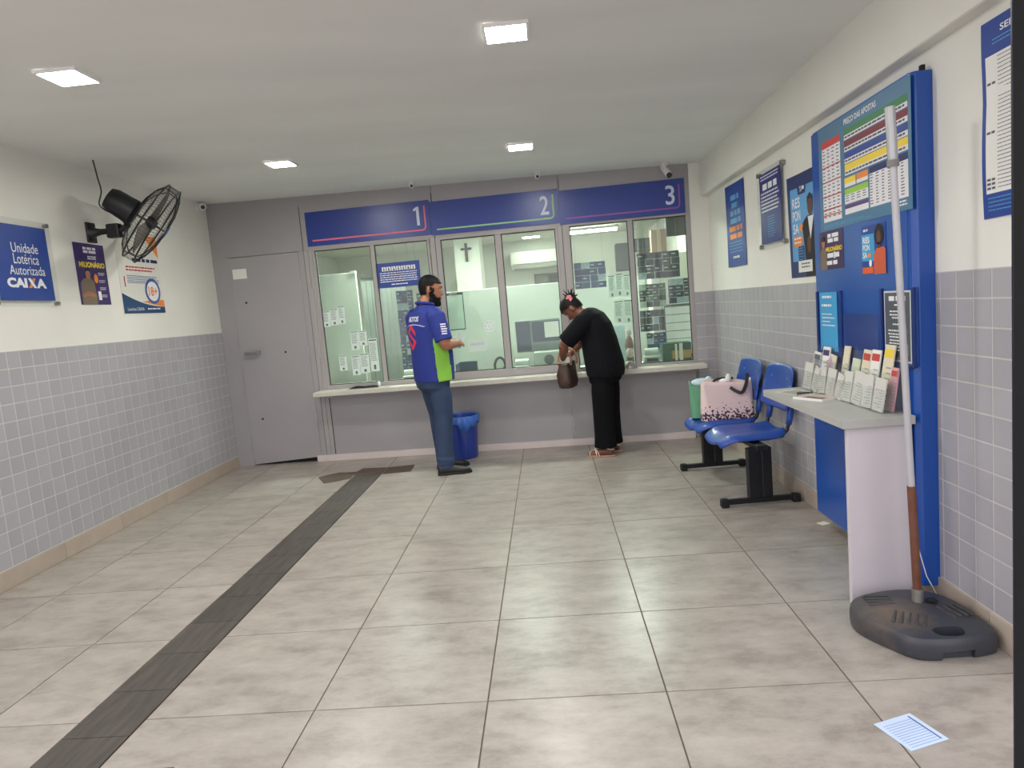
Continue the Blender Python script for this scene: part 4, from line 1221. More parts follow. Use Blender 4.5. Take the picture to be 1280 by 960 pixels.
fr = [(1.50, .145, .11), (1.40, .13, .085), (1.30, .135, .085), (1.20, .14, .095), (1.10, .125, .085), (1.005, .145, .095), (.90, .155, .095), (.795, .15, .095), (.69, .145, .095)]
nm = ('first', 'second', 'third', 'fourth', 'fifth', 'sixth', 'seventh', 'eighth', 'ninth')
for i, (y, h_, wd) in enumerate(fr):
    leaflet('grey form stack, %s in the front row from the bench end' % nm[i], y, 0, wd, h_, greyp, None, (.0, .25, -.1, .05, .2, 0, .06, -.05, .02)[i], i)
bk = [(1.52, .20, .09, paper_m, ink_m, 'white leaflet with a grey heading at the bench end of the back row', .05), (1.45, .19, .08, lilac, None, 'pale lilac leaflet leaning over in the back row', -.35),
      (1.40, .235, .09, paper_m, purple_m, 'white leaflet with a purple heading in the back row', 0), (1.33, .20, .08, cream, None, 'cream leaflet in front of the leaning lilac one', .12),
      (1.26, .20, .075, lilac, pinkp, 'lilac and pink leaflet bent towards the street', -.5), (1.155, .255, .065, cream, None, 'narrow cream leaflet standing alone under the clear pocket', 0),
      (1.045, .20, .08, palegreen, None, 'pale green leaflet in the middle of the back row', .04), (.945, .25, .08, cream, red_m, 'cream leaflet with a pale red heading in the back row', .04),
      (.85, .255, .085, paper_m, red_m, 'white leaflet with a bold red heading in the back row', .0), (.735, .285, .085, cream, yellow_m, 'tallest cream leaflet with a yellow heading in the back row', 0),
      (.665, .19, .06, pinkp, red_m, 'pink leaflet behind the parasol pole', 0)]
for i, (y, h_, wd, m, hd_, lb, ln) in enumerate(bk): leaflet(lb, y, 1, wd, h_, m, hd_, ln, 20 + i)
# flat papers on the desk
def flat(name, label, cat, x, y, z, wd, ln, th, rot, m, group=None, extra=None):
    t = thing(name, label, cat, (x, y, z), rot, group)
    g = G(); g.box(-wd / 2, wd / 2, -ln / 2, ln / 2, 0, th); g.obj('sheets', m, t)
    if extra: extra(t, th)
    return t
def mag(t, th):
    g = G(); g.box(-.06, .06, -.085, .085, th, th + .001); g.obj('cover', M('magazine_cover', (196, 176, 160), .4, vary=.25, scale=18), t)
    g = G(); g.box(-.06, -.025, -.08, .03, th + .001, th + .0016); g.obj('dark_print', M('magazine_dark', (70, 58, 78), .4), t)
flat('magazine', 'small booklet with a dark cover stripe lying on the desk', 'booklet', 2.312, 1.17, .8302, .13, .18, .012, .5, paper_m, extra=mag)
def prn(t, th):
    g = G()
    for i in range(6): g.box(-.05 + i * .018, -.043 + i * .018, -.07, .05, th, th + .0005)
    g.obj('small_print', ink_m, t)
flat('paper_form', 'pale printed form lying flat at the bench end of the desk', 'paper', 2.30, 1.44, .8302, .14, .20, .001, .3, M('form_pale', (206, 206, 190), .6), extra=prn)
flat('paper_form', 'pale form partly under the front leaflets of the desk', 'paper', 2.325, 1.33, .8302, .10, .17, .001, -.35, M('form_green', (200, 206, 184), .6), extra=prn)
# floor papers
def fold(t, th):
    g = G()
    for i in range(11): g.box(-.058, .05 if i % 3 else .058, -.062 + i * .0108, -.059 + i * .0108, th, th + .0004)
    g.obj('small_print', M('faint_blue_ink', (150, 172, 214), .7), t)['kind'] = 'stuff'
    g = G(); g.box(.052, .057, -.062, .062, th, th + .0005); g.obj('dark_line', inkb_m, t)
flat('paper_sheet', 'pale blue printed paper lying on the floor near the street', 'paper', 2.007, -.292, .0006, .145, .145, .001, .33, M('pale_blue_paper', (196, 214, 238), .6), extra=fold)
flat('paper_scrap', 'small white paper scrap on the floor under the blue board', 'paper', 2.512, 1.655, .0006, .06, .05, .001, .4, paper_m)

# ------------------------------------------------------------------ parasol base and pole
pbm = M('dark_plastic_base', (56, 59, 66), .42, vary=.12, scale=8, bump=.1)
dust(pbm, (112, 98, 84), (-.10, -.02, .09), .17)
pb = thing('parasol_stand', 'dusty dark plastic parasol stand with a carrying hole on the floor by the desk', 'parasol stand', (2.348, .328, 0))
base_out = [(-.245, .02), (-.235, .10), (-.19, .17), (-.10, .215), (.02, .235), (.12, .22), (.19, .16), (.222, .06), (.228, -.06), (.226, -.16), (.216, -.20), (.19, -.225), (.10, -.245), (.0, -.255), (-.09, -.245), (-.14, -.21), (-.185, -.13), (-.225, -.05)]
def smooth_loop(pts, k=4):
    out = []; n = len(pts)
    P = [Vector((a, b, 0)) for a, b in pts]
    for i in range(n):
        p0, p1, p2, p3 = P[i - 1], P[i], P[(i + 1) % n], P[(i + 2) % n]
        for j in range(k):
            q = j / k
            out.append(.5 * ((2 * p1) + (p2 - p0) * q + (2 * p0 - 5 * p1 + 4 * p2 - p3) * q * q + (3 * p1 - p0 - 3 * p2 + p3) * q ** 3))
    return out
lp = smooth_loop([(a * .93, b * .92) for a, b in base_out])
g = G()
prof = [(.955, .0), (.985, .006), (1.0, .025), (1.0, .058), (.985, .074), (.955, .083), (.80, .089), (.45, .096), (.18, .099)]
g.loft([[Vector((p.x * s, p.y * s, z)) for p in lp] for s, z in prof])
body = g.obj('base_shell', pbm, pb, smooth=35)
# carrying hole and the notch below it, cut out of the shell
def cut(target, bm_builder):
    c = bm_builder.obj('cutter', pbm, None)
    c.matrix_world = Matrix.Translation((2.348, .328, 0))
    md = target.modifiers.new('cut', 'BOOLEAN'); md.operation = 'DIFFERENCE'; md.object = c; md.solver = 'EXACT'
    bpy.context.view_layer.update()
    dg = bpy.context.evaluated_depsgraph_get()
    me = bpy.data.meshes.new_from_object(target.evaluated_get(dg))
    target.modifiers.clear(); old = target.data; target.data = me; bpy.data.meshes.remove(old)
    bpy.data.objects.remove(c)
g = G()
hole = smooth_loop([(-.028, -.178), (-.008, -.205), (.06, -.208), (.082, -.185), (.075, -.152), (.01, -.150), (-.02, -.160)], 3)
g.prism([(p.x, p.y, .02) for p in hole], (0, 0, .2)); cut(body, g)
g = G(); g.box(-.025, .095, -.32, -.208, -.02, .036); cut(body, g)
for p in body.data.polygons: p.use_smooth = True
if hasattr(body.data, 'set_sharp_from_angle'): body.data.set_sharp_from_angle(angle=math.radians(35))
ribm = M('base_rib', (66, 65, 65), .6, vary=.25, scale=12)
for cx, cy, ang, n_ in ((-.060, -.075, -.55, 5), (-.095, .098, 1.47, 4), (.135, -.03, .19, 4)):
    for k in range(n_):
        g = G(); o_ = (k - (n_ - 1) / 2) * .026
        rt = Matrix.Translation((cx, cy, .0925)) @ Matrix.Rotation(ang, 4, 'Z')
        g.box(o_ - .006, o_ + .006, -.05, .05, -.012, .0065, rt); g.obj('grip_rib', ribm, pb, bevel=.004)
g = G(); g.tube([(.042, .062, .09), (.042, .062, .15)], .0215, 18); g.obj('collar', M('zinc_collar', (150, 148, 144), .45, .6, vary=.15, scale=20), pb, smooth=40)
g = G(); g.tube([(.072, .055, .098), (.092, .045, .107), (.102, .035, .098)], .011, 8); g.obj('clamp_screw', dark_m, pb, smooth=True)
pole = thing('parasol_pole', 'bare leaning parasol pole, rusty below and white above, standing in the dark base', 'pole', (2.39, .39, .12))
d = Vector((-.034, .0, 1.0)).normalized()
g = G(); g.tube([d * .0, d * .46], .0162, 16); g.obj('rusty_tube', M('rusty_steel', (112, 72, 56), .7, .2, vary=.25, scale=18, bump=.1), pole, smooth=40)
g = G(); g.tube([d * .44, d * 1.83], .0132, 16); g.obj('white_tube', M('worn_white_tube', (186, 186, 188), .35, .15, vary=.06, scale=10), pole, smooth=40)
g = G(); g.tube([d * 1.72, d * 1.93], .0185, 16); g.obj('top_sleeve', M('clear_grey_sleeve', (176, 178, 178), .25, .3, vary=.08), pole, smooth=40)
g = G(); g.tube([d * 1.71, d * 1.735], .0215, 16); g.obj('sleeve_ring', M('sleeve_ring', (128, 126, 122), .5), pole, smooth=40)
# thin white wire and rag of foil behind the base
g = G()
g.tube([(2.483, .60, .62), (2.482, .585, .40), (2.488, .565, .25), (2.51, .545, .13), (2.545, .53, .05), (2.54, .56, .004), (2.50, .60, .004)], .0022, 6)
tag(g.obj('thin_wire', M('white_wire', (226, 226, 226), .5), smooth=True), 'thin white wire hanging down beside the blue board', 'wire')

# ------------------------------------------------------------------ waiting bench
seatm = M('seat_blue', (34, 74, 158), .38, vary=.04, scale=5, coat=.15)
blks = M('black_bench_steel', (20, 21, 24), .4, vary=.1)
bench = thing('waiting_bench', 'two-seat blue plastic waiting bench on black steel pedestals against the wall', 'bench', (2.252, 2.62, 0), math.radians(3.5))
for sy in (-.52, .50):
    ft = G(); ft.box(-.225, .225, sy - .02, sy + .02, .018, .05); fo = ft.obj('foot_bar', blks, bench, bevel=.004)
    for x in (-.235, .235):
        g = G(); g.box(x - .025, x + .025, sy - .027, sy + .027, 0, .056); g.obj('rubber_end', M('rubber', (14, 14, 16), .7), fo, bevel=.008)
    for x in (-.045, .045):
        g = G(); g.box(x - .034, x + .034, sy - .024, sy + .024, .05, .385); g.obj('pedestal_tube', blks, bench, bevel=.006)
    g = G(); g.box(-.012, .012, sy - .016, sy + .016, .05, .385); g.obj('pedestal_web', blks, bench)
g = G(); g.box(-.035, .035, -.60, .60, .375, .41); g.obj('beam', blks, bench, bevel=.004)
def seat(cy, k):
    def fs(a, b):
        x = -.245 + .47 * a; y = (b - .5) * .47
        e = 1 - .12 * (abs(a - .5) * 2) ** 6 * (abs(b - .5) * 2) ** 2
        y *= 1 - .16 * (max(0, .35 - a) / .35) ** 2 - .12 * (max(0, a - .75) / .25) ** 2
        x *= 1 - .10 * (abs(b - .5) * 2) ** 3 * (1 if a < .5 else .4)
        z = .435 + .012 * math.cos((b - .5) * 2 * math.pi) * -1 + .012
        z -= .055 * max(0, (.28 - a) / .28) ** 2
        z -= .035 * max(0, (abs(b - .5) - .36) / .14) ** 2
        z += .018 * max(0, (a - .8) / .2) ** 2
        return Vector((x, cy + y * e, z))
    g = G(); g.grid(fs, 16, 16); st = g.obj('seat', seatm, bench, solid=.02, smooth=True, sub=1)
    def fb(a, b):
        y = (a - .5) * .465 * (1 - .08 * (max(0, b - .6) / .4) ** 2); z = .585 + .30 * b
        x = .205 + .06 * b + .03 * math.cos((a - .5) * math.pi) - .0
        z -= .02 * (abs(a - .5) * 2) ** 4 * (1 if b > .5 else -1)
        return Vector((x, cy + y, z))
    g = G(); g.grid(fb, 14, 10); bk_ = g.obj('backrest', seatm, bench, solid=.018, smooth=True, sub=1)
    for a in (.22, .78):
        for b in (.30, .72):
            p = fb(a, b); g = G(); g.cyl(p + Vector((-.013, 0, 0)), p + Vector((-.009, 0, 0)), .007, n=12); g.obj('bolt', M('bolt_pale', (150, 160, 180), .4, .3), bk_)
    for s_ in (-.17, .17):
        y = cy + s_
        g = G(); g.tube([(-.10, y, .418), (.10, y, .418), (.19, y, .428), (.225, y, .465), (.243, y, .53), (.258, y, .62), (.272, y, .78)], .0125, 10); g.obj('support_tube', blks, bench, smooth=True)
        g = G(); g.tube([(.238, y, .50), (.248, y, .55), (.26, y, .64), (.264, y, .68)], [.019, .021, .022, .02], 10); g.obj('back_sleeve', seatm, bench, smooth=True)
seat(-.275, 0); seat(.27, 1)

# bags on the far seat
tote = thing('tote_bag', 'pale pink tote bag with a dark flowered hem standing on the bench', 'bag', (2.275, 2.80, .455), math.radians(-4))
fl_ = M_floral()
def bag(parent, name, m, wd, dp, ht, flare, seed, wav=.006):
    rnd = random.Random(seed); g = G(); rings = []
    n = 48
    for z in [ht * k / 10 for k in range(11)]:
        f = 1 + flare * (z / ht) ; ring_ = []
        dd = dp * (1 - .45 * (z / ht) ** 1.5)
        for k in range(n):
            th = 2 * math.pi * k / n
            cx, sx = math.cos(th), math.sin(th)
            x = wd / 2 * math.copysign(abs(cx) ** .35, cx) * f; y = dd / 2 * math.copysign(abs(sx) ** .45, sx)
            y += wav * math.sin(th * 5 + z * 20) * (z / ht); zz = z + (.012 * math.sin(th * 3 + seed) * (z / ht) ** 3)
            ring_.append(Vector((x, y, zz)))
        rings.append(ring_)
    vr = g.loft(rings, False)
    g.bm.faces.new(vr[0][::-1])
    return g.obj(name, m, parent, solid=.003, smooth=50)
bag(tote, 'bag_body', fl_, .385, .15, .29, -.07, 2)
hm = M('dark_strap', (44, 46, 40), .6)
def strap(parent, pts, wd=.012):
    P = [Vector(p) for p in pts]; sm_ = []
    for i in range(len(P) - 1):
        p0, p1, p2, p3 = P[max(i - 1, 0)], P[i], P[i + 1], P[min(i + 2, len(P) - 1)]
        for k in range(5):
            q = k / 5; sm_.append(.5 * ((2 * p1) + (p2 - p0) * q + (2 * p0 - 5 * p1 + 4 * p2 - p3) * q * q + (3 * p1 - p0 - 3 * p2 + p3) * q ** 3))
    sm_.append(P[-1])
    g = G()
    rings = []
    for i, p in enumerate(sm_):
        dd = (sm_[min(i + 1, len(sm_) - 1)] - sm_[max(i - 1, 0)]).normalized()
        u_ = Vector((0, 1, 0)); v_ = dd.cross(u_).normalized()
        rings.append([p + v_ * wd + u_ * .003, p - v_ * wd + u_ * .003, p - v_ * wd - u_ * .003, p + v_ * wd - u_ * .003])
    g.loft(rings); return g.obj('handle', hm, parent)
strap(tote, [(.02, -.062, .245), (.06, -.075, .215), (.10, -.08, .205), (.13, -.075, .26), (.145, -.06, .32), (.15, -.05, .34)])
strap(tote, [(-.10, .03, .27), (-.06, .03, .30), (.0, .035, .305), (.06, .03, .30)], .008)
g = G(); g.ball((.02, -.0, .305), (.022, .018, .035), 12, 8); g.ball((-.01, .0, .285), (.04, .03, .022), 12, 8); g.obj('white_tissue', paper_m, tote, smooth=True)
gb = thing('shopping_bag', 'green carrier bag with a pale blue lining behind the pink tote', 'bag', (2.145, 2.965, .455), math.radians(-6))
bag(gb, 'bag_body', M('bag_green', (96, 160, 122), .55, vary=.06), .20, .12, .27, .05, 5)
g = G(); g.ball((-.01, -.02, .272), (.085, .05, .032), 16, 8); g.ball((.04, -.02, .285), (.03, .03, .03), 12, 8); g.obj('lining', M('lining_blue', (190, 214, 222), .5, vary=.06), gb, smooth=True)

# ------------------------------------------------------------------ people
def remeshed(name, g, mat, parent, voxel=.0065, smooth_it=3, ratio=None):
    """fuse overlapping lofts into one continuous skin"""
    bmesh.ops.recalc_face_normals(g.bm, faces=g.bm.faces)
    me = bpy.data.meshes.new(name); g.bm.to_mesh(me); g.bm.free()
    o = bpy.data.objects.new(name, me); COL.objects.link(o)
    md = o.modifiers.new('r', 'REMESH'); md.mode = 'VOXEL'; md.voxel_size = voxel
    ms = o.modifiers.new('s', 'SMOOTH'); ms.iterations = smooth_it; ms.factor = .5
    if ratio:
        dc = o.modifiers.new('d', 'DECIMATE'); dc.ratio = ratio
    dg = bpy.context.evaluated_depsgraph_get()
    m2 = bpy.data.meshes.new_from_object(o.evaluated_get(dg))
    o.modifiers.clear(); o.data = m2; bpy.data.meshes.remove(me)
    m2.materials.clear(); m2.materials.append(mat)
    for p in m2.polygons: p.use_smooth = True
    o.parent = parent
    return o
def ering(c, rx, ry, n=28, tilt=0.0, sq=1.0):
    """ring in a plane whose normal is z tilted about y; rx forward, ry sideways"""
    out = []
    ct, st = math.cos(tilt), math.sin(tilt)
    for k in range(n):
        a = 2 * math.pi * k / n
        x = rx * math.copysign(abs(math.cos(a)) ** sq, math.cos(a)); y = ry * math.copysign(abs(math.sin(a)) ** sq, math.sin(a))
        out.append(Vector((c[0] + x * ct, c[1] + y, c[2] - x * st)))
    return out
def torso(g, rings):
    g.loft([ering((cx, cy, z), rx, ry, tilt=tl, sq=.85) for cx, cy, z, rx, ry, tl in rings])
def limb(g, pts, rs, n=16):
    P = [Vector(p) for p in pts]
    P = [P[0] + (P[0] - P[1]).normalized() * rs[0] * .5] + P + [P[-1] + (P[-1] - P[-2]).normalized() * rs[-1] * .3]
    g.tube(P, [rs[0] * .6] + list(rs) + [rs[-1] * .6], n)
def hand(g, wrist, d, palm_n, curl=.5, scale=1.0, thumb_side=1):
    """palm, four unequal curled fingers and a thumb; d points along the fingers, palm_n out of the palm"""
    d = Vector(d).normalized(); pn = Vector(palm_n); pn = (pn - d * pn.dot(d)).normalized(); s = d.cross(pn) * thumb_side
    w = Vector(wrist)
    rings = []
    for t, hw, ht in ((-.02, .026, .021), (.015, .031, .019), (.055, .040, .016), (.088, .041, .014), (.096, .036, .010)):
        c = w + d * t * scale
        rings.append([c + s * (hw * scale * math.cos(a)) + pn * (ht * scale * math.sin(a)) for a in [2 * math.pi * k / 14 for k in range(14)]])
    g.loft(rings)
    for i, (off, L, r) in enumerate(((.030, .072, .0088), (.010, .080, .009), (-.011, .075, .0088), (-.031, .058, .0078))):
        p = w + d * .082 * scale + s * off * scale
        dirv = d.copy(); pts = [p]
        for j, fr in enumerate((.45, .32, .23)):
            ang = curl * (.55 + .35 * j)
            dirv = (dirv * math.cos(ang) + pn * math.sin(ang)).normalized()
            p = p + dirv * L * fr * scale + s * off * .06 * scale; pts.append(p)
        g.tube(pts, [r * scale, r * scale * .98, r * scale * .92, r * scale * .75], 9)
    p = w + d * .03 * scale + s * .030 * scale
    a = (d * .55 + s * .7 + pn * .35).normalized(); b = (d * .85 + s * .2 + pn * .45).normalized()
    g.tube([p, p + a * .035 * scale, p + a * .035 * scale + b * .034 * scale, p + a * .035 * scale + b * .055 * scale], [.0125 * scale, .0108 * scale, .0095 * scale, .007 * scale], 9)
def head(g, c, R, s=1.0):
    """skull, jaw, nose, brows, lips, ears; local x forward, y left, z up, turned by R"""
    c = Vector(c)
    T = lambda x, y, z: c + R @ Vector((x * s, y * s, z * s))
    rings = []
    for z, x0, rx, ry in ((-.118, .035, .030, .024), (-.108, .030, .050, .042), (-.085, .020, .066, .055), (-.05, .008, .080, .064), (-.01, .0, .090, .071), (.03, -.004, .095, .075), (.07, -.008, .090, .072), (.10, -.010, .070, .057), (.118, -.012, .042, .035), (.124, -.012, .015, .012)):
        rings.append([T(x0 + rx * math.cos(a), ry * math.sin(a), z) for a in [2 * math.pi * k / 28 for k in range(28)]])
    g.loft(rings)
    g.loft([[T(*q) for q in ((.088, -.008, .025), (.088, .008, .025), (.080, .010, .02), (.080, -.010, .02))],
            [T(*q) for q in ((.104, -.011, -.012), (.104, .011, -.012), (.080, .017, -.015), (.080, -.017, -.015))],
            [T(*q) for q in ((.112, -.012, -.027), (.112, .012, -.027), (.080, .019, -.03), (.080, -.019, -.03))],
            [T(*q) for q in ((.098, -.009, -.035), (.098, .009, -.035), (.078, .014, -.04), (.078, -.014, -.04))]])
    for sy in (1, -1):
        g.ball(T(.078, .030 * sy, .030), (.014 * s, .024 * s, .008 * s), 10, 6, R)
        ear = R @ Matrix.Rotation(.25 * sy, 3, 'Z')
        g.ball(T(-.006, .077 * sy, -.004), (.019 * s, .008 * s, .032 * s), 12, 8, ear)
    g.ball(T(.086, 0, -.062), (.012 * s, .024 * s, .006 * s), 10, 6, R); g.ball(T(.084, 0, -.074), (.012 * s, .021 * s, .007 * s), 10, 6, R)
    g.ball(T(.068, 0, -.104), (.022 * s, .026 * s, .016 * s), 10, 6, R)
def eyes(c, R, parent, s=1.0):
    c = Vector(c); T = lambda x, y, z: c + R @ Vector((x * s, y * s, z * s))
    for sy in (1, -1):
        g = G(); g.ball(T(.077, .030 * sy, .010), .0125 * s, 12, 8); e = g.obj('eye', M('eye_white', (150, 140, 132), .3), parent, smooth=True)
        g = G(); g.ball(T(.0865, .030 * sy, .009), (.004 * s, .006 * s, .006 * s), 10, 6, R); g.obj('iris', M('eye_dark', (36, 24, 20), .2), e, smooth=True)
def split_off(o, name, mat, pred, parent, push=0.0, keep=False):
    """take the faces of o chosen by pred(centre, normal) into a mesh of their own"""
    bm = bmesh.new(); bm.from_mesh(o.data)
    bm.normal_update()
    sel = [f for f in bm.faces if pred(f.calc_center_median(), f.normal)]
    b2 = bmesh.new(); vm = {}
    for f in sel:
        vs = []
        for v in f.verts:
            if v not in vm: vm[v] = b2.verts.new(v.co + v.normal * push)
            vs.append(vm[v])
        nf = b2.faces.new(vs); nf.smooth = True
    if not keep:
        bmesh.ops.delete(bm, geom=sel, context='FACES'); bm.to_mesh(o.data)
    bm.free()
    me = bpy.data.meshes.new(name); b2.to_mesh(me); b2.free(); me.materials.append(mat)
    n = bpy.data.objects.new(name, me); COL.objects.link(n); n.parent = parent
    return n
def decal(target, name, mat, polys, origin, u, v, parent, lift=.0015):
    """print on cloth: flat outlines (u, v) laid on the surface met along -n from the origin plane"""
    o = Vector(origin); u = Vector(u).normalized(); v = Vector(v).normalized(); n = u.cross(v)
    bvh = BVHTree.FromPolygons([x.co for x in target.data.vertices], [tuple(p.vertices) for p in target.data.polygons])
    bm = bmesh.new()
    for pts, faces in polys:
        vs = [bm.verts.new((a, b, 0)) for a, b in pts]
        for f in faces:
            try: bm.faces.new([vs[i] for i in f])
            except ValueError: pass
    bmesh.ops.triangulate(bm, faces=bm.faces)
    for _ in range(2):
        ed = [e for e in bm.edges if e.calc_length() > .02]
        if ed: bmesh.ops.subdivide_edges(bm, edges=ed, cuts=1); bmesh.ops.triangulate(bm, faces=bm.faces)
    for x in bm.verts:
        p = o + u * x.co.x + v * x.co.y
        hit = bvh.ray_cast(p, -n)
        if hit[0] is None: hit = bvh.find_nearest(p)
        x.co = hit[0] + n * lift
    me = bpy.data.meshes.new(name); bm.to_mesh(me); bm.free(); me.materials.append(mat)
    ob = bpy.data.objects.new(name, me); COL.objects.link(ob); ob.parent = parent
    return ob
def rects(lst): return [([(a, b), (c, b), (c, d), (a, d)], [(0, 1, 2, 3)]) for a, b, c, d in lst]
def shoe(g, heel, d, L=.29, wd=.048, h=.075, sole=False):
    d = Vector(d).normalized(); s = Vector((-d.y, d.x, 0)); heel = Vector(heel)
    prof = ((0, .55, .55), (.03, .8, .95), (.25, .9, 1.0), (.5, .85, .82), (.75, 1.05, .62), (.92, .8, .48), (1.0, .35, .3))
    rings = []
    for t, w_, hh in prof:
        c = heel + d * (L * t); ring_ = []
        for k in range(16):
            a = 2 * math.pi * k / 16
            y = wd * w_ * math.copysign(abs(math.cos(a)) ** .7, math.cos(a)); z = h * hh * (.5 + .5 * math.copysign(abs(math.sin(a)) ** .7, math.sin(a)))
            if sole: z = .022 * (.5 + .5 * math.copysign(abs(math.sin(a)) ** .3, math.sin(a))); y *= 1.06
            ring_.append(c + s * y + Vector((0, 0, z)))
        rings.append(ring_)
    g.loft(rings)

# ---- man at window two
skin1 = M('skin_tan', (166, 112, 84), .55, vary=.06, scale=10)
hair1 = M('hair_black', (15, 13, 13), .6, vary=.2, scale=60, spec=.25)
shirt_m = M('shirt_blue', (34, 52, 138), .7, vary=.07, scale=9)
lime_s = M('shirt_lime', (142, 204, 74), .7, vary=.05, scale=9)
jean_m = M('jeans_blue', (46, 64, 94), .8, vary=.16, scale=12)
shoe_m = M('shoe_black', (28, 26, 27), .5, vary=.15)
man = thing('person', 'bearded man in a blue polo shirt with a lime side panel, jeans and black shoes', 'person', (-.060, 3.70, 0), math.radians(38))
R0 = Matrix.Rotation(math.radians(-30), 3, 'Z') @ Matrix.Rotation(math.radians(10), 3, 'Y')
HC = (.045, 0, 1.632)
g = G()
head(g, HC, R0, 1.06)
limb(g, [(-.045, 0, 1.44), (-.02, 0, 1.50), (.01, 0, 1.56)], [.075, .064, .060])
torso(g, [(-.03, 0, 1.455, .055, .11, 0), (-.035, 0, 1.42, .085, .17, 0), (-.025, 0, 1.33, .115, .185, 0), (-.01, 0, 1.2, .125, .175, 0), (.0, 0, 1.05, .13, .17, 0), (-.01, 0, .93, .12, .165, 0), (-.01, 0, .84, .10, .15, 0)])
ARM = {1: [(-.035, .20, 1.395), (.005, .262, 1.145), (.225, .125, 1.150)], -1: [(-.035, -.20, 1.395), (-.005, -.265, 1.150), (.175, -.165, 1.150)]}
for sy in (1, -1):
    s_, e_, w_ = [Vector(p) for p in ARM[sy]]
    limb(g, [s_, s_.lerp(e_, .5), e_], [.062, .056, .047]); limb(g, [e_, e_.lerp(w_, .35), w_], [.047, .046, .031])
    dd = (w_ - e_).normalized(); dd = (dd + Vector((0, -.25 * sy, 0))).normalized()
    hand(g, w_ + dd * .01, dd, (0, -.75 * sy, -.55), .45, 1.0, -sy)
for sy in (1, -1):
    q = .11 if sy > 0 else 0.0
    limb(g, [(-.01, .095 * sy, .88), (q * .5, .10 * sy, .5), (-.035 + q, .105 * sy, .09)], [.09, .058, .042])
    limb(g, [(-.045 + q, .105 * sy, .058), (.035 + q, .105 * sy - .03, .036)], [.036, .022])
body = remeshed('body', g, skin1, man, .0058, 3, .45)
eyes(HC, R0, man, 1.06)
Hm = Matrix.Translation(HC) @ R0.to_4x4(); Hi = Hm.inverted()
def hair_pred(c, n):
    p = Hi @ c; p = p / 1.06
    if p.z < -.11 or abs(p.y) > .09: return False
    if abs(p.y) > .066 and -.032 < p.x < .03 and p.z < .035: return False
    line = .062 if p.x > .03 else (.062 - (.03 - p.x) * 1.6 if p.x > -.03 else -.034 - (-.03 - p.x) * .35)
    return p.z > line and p.x > -.2
split_off(body, 'hair', hair1, hair_pred, man, .007, True)
def beard_pred(c, n):
    p = Hi @ c; p = p / 1.06
    if p.x < -.005 or p.z < -.15 or p.z > .02 or abs(p.y) > .085: return False
    if p.z > -.052 and p.x > .055 and abs(p.y) < .05: return False
    if p.x > .074 and abs(p.y) < .026 and -.082 < p.z < -.060: return False
    return p.z < -.03 - max(0, p.x - .03) * .5 or (p.x < .03 and p.z < .02)
split_off(body, 'beard', hair1, beard_pred, man, .012, True)
g = G()
for k in range(9):
    a = -1 + k * .25
    g.tube([Hm @ (Vector((.050 - .022 * abs(a), .052 * a, -.085)) * 1.06), Hm @ (Vector((.062 - .03 * abs(a), .034 * a, -.155 + .02 * abs(a))) * 1.06)], [.022, .010], 8)
remeshed('beard', g, hair1, man, .006, 2)
for sy in (1, -1):
    g = G(); g.tube([Hm @ (Vector((.092, .012 * sy, .034)) * 1.06), Hm @ (Vector((.088, .032 * sy, .041)) * 1.06), Hm @ (Vector((.070, .052 * sy, .034)) * 1.06)], [.005, .006, .003], 6); g.obj('eyebrow', hair1, man, smooth=True)
# polo shirt
g = G()
torso(g, [(-.022, 0, 1.512, .072, .074, 0), (-.032, 0, 1.485, .075, .105, 0), (-.04, 0, 1.45, .095, .165, 0), (-.035, 0, 1.40, .115, .205, 0), (-.028, 0, 1.32, .142, .214, 0), (-.015, 0, 1.2, .155, .208, 0), (.0, 0, 1.08, .168, .206, 0), (.0, 0, .96, .168, .206, 0), (.0, 0, .87, .162, .205, 0), (.0, 0, .835, .160, .204, 0)])
for sy in (1, -1):
    s_, e_, w_ = [Vector(p) for p in ARM[sy]]
    g.tube([s_ + Vector((0, -.05 * sy, .035)), s_, s_.lerp(e_, .45), s_.lerp(e_, .84)], [.075, .085, .080, .078], 18)
shirt = remeshed('shirt', g, shirt_m, man, .0068, 4, .5)
split_off(shirt, 'side_panel', lime_s, lambda c, n: c.z < 1.235 and abs(c.y) > .10 and -.085 < c.x - (1.235 - c.z) * .05 < .055 and not (abs(c.y) > .222 and c.z > 1.10), shirt, 0.0)
g = G(); g.tube([(x, y, z) for x, y, z in [(-.022 + .075 * math.cos(a), .078 * math.sin(a), 1.518 - .014 * math.cos(a)) for a in [2 * math.pi * k / 24 for k in range(25)]]], .014, 8); g.obj('collar', shirt_m, shirt, smooth=True)
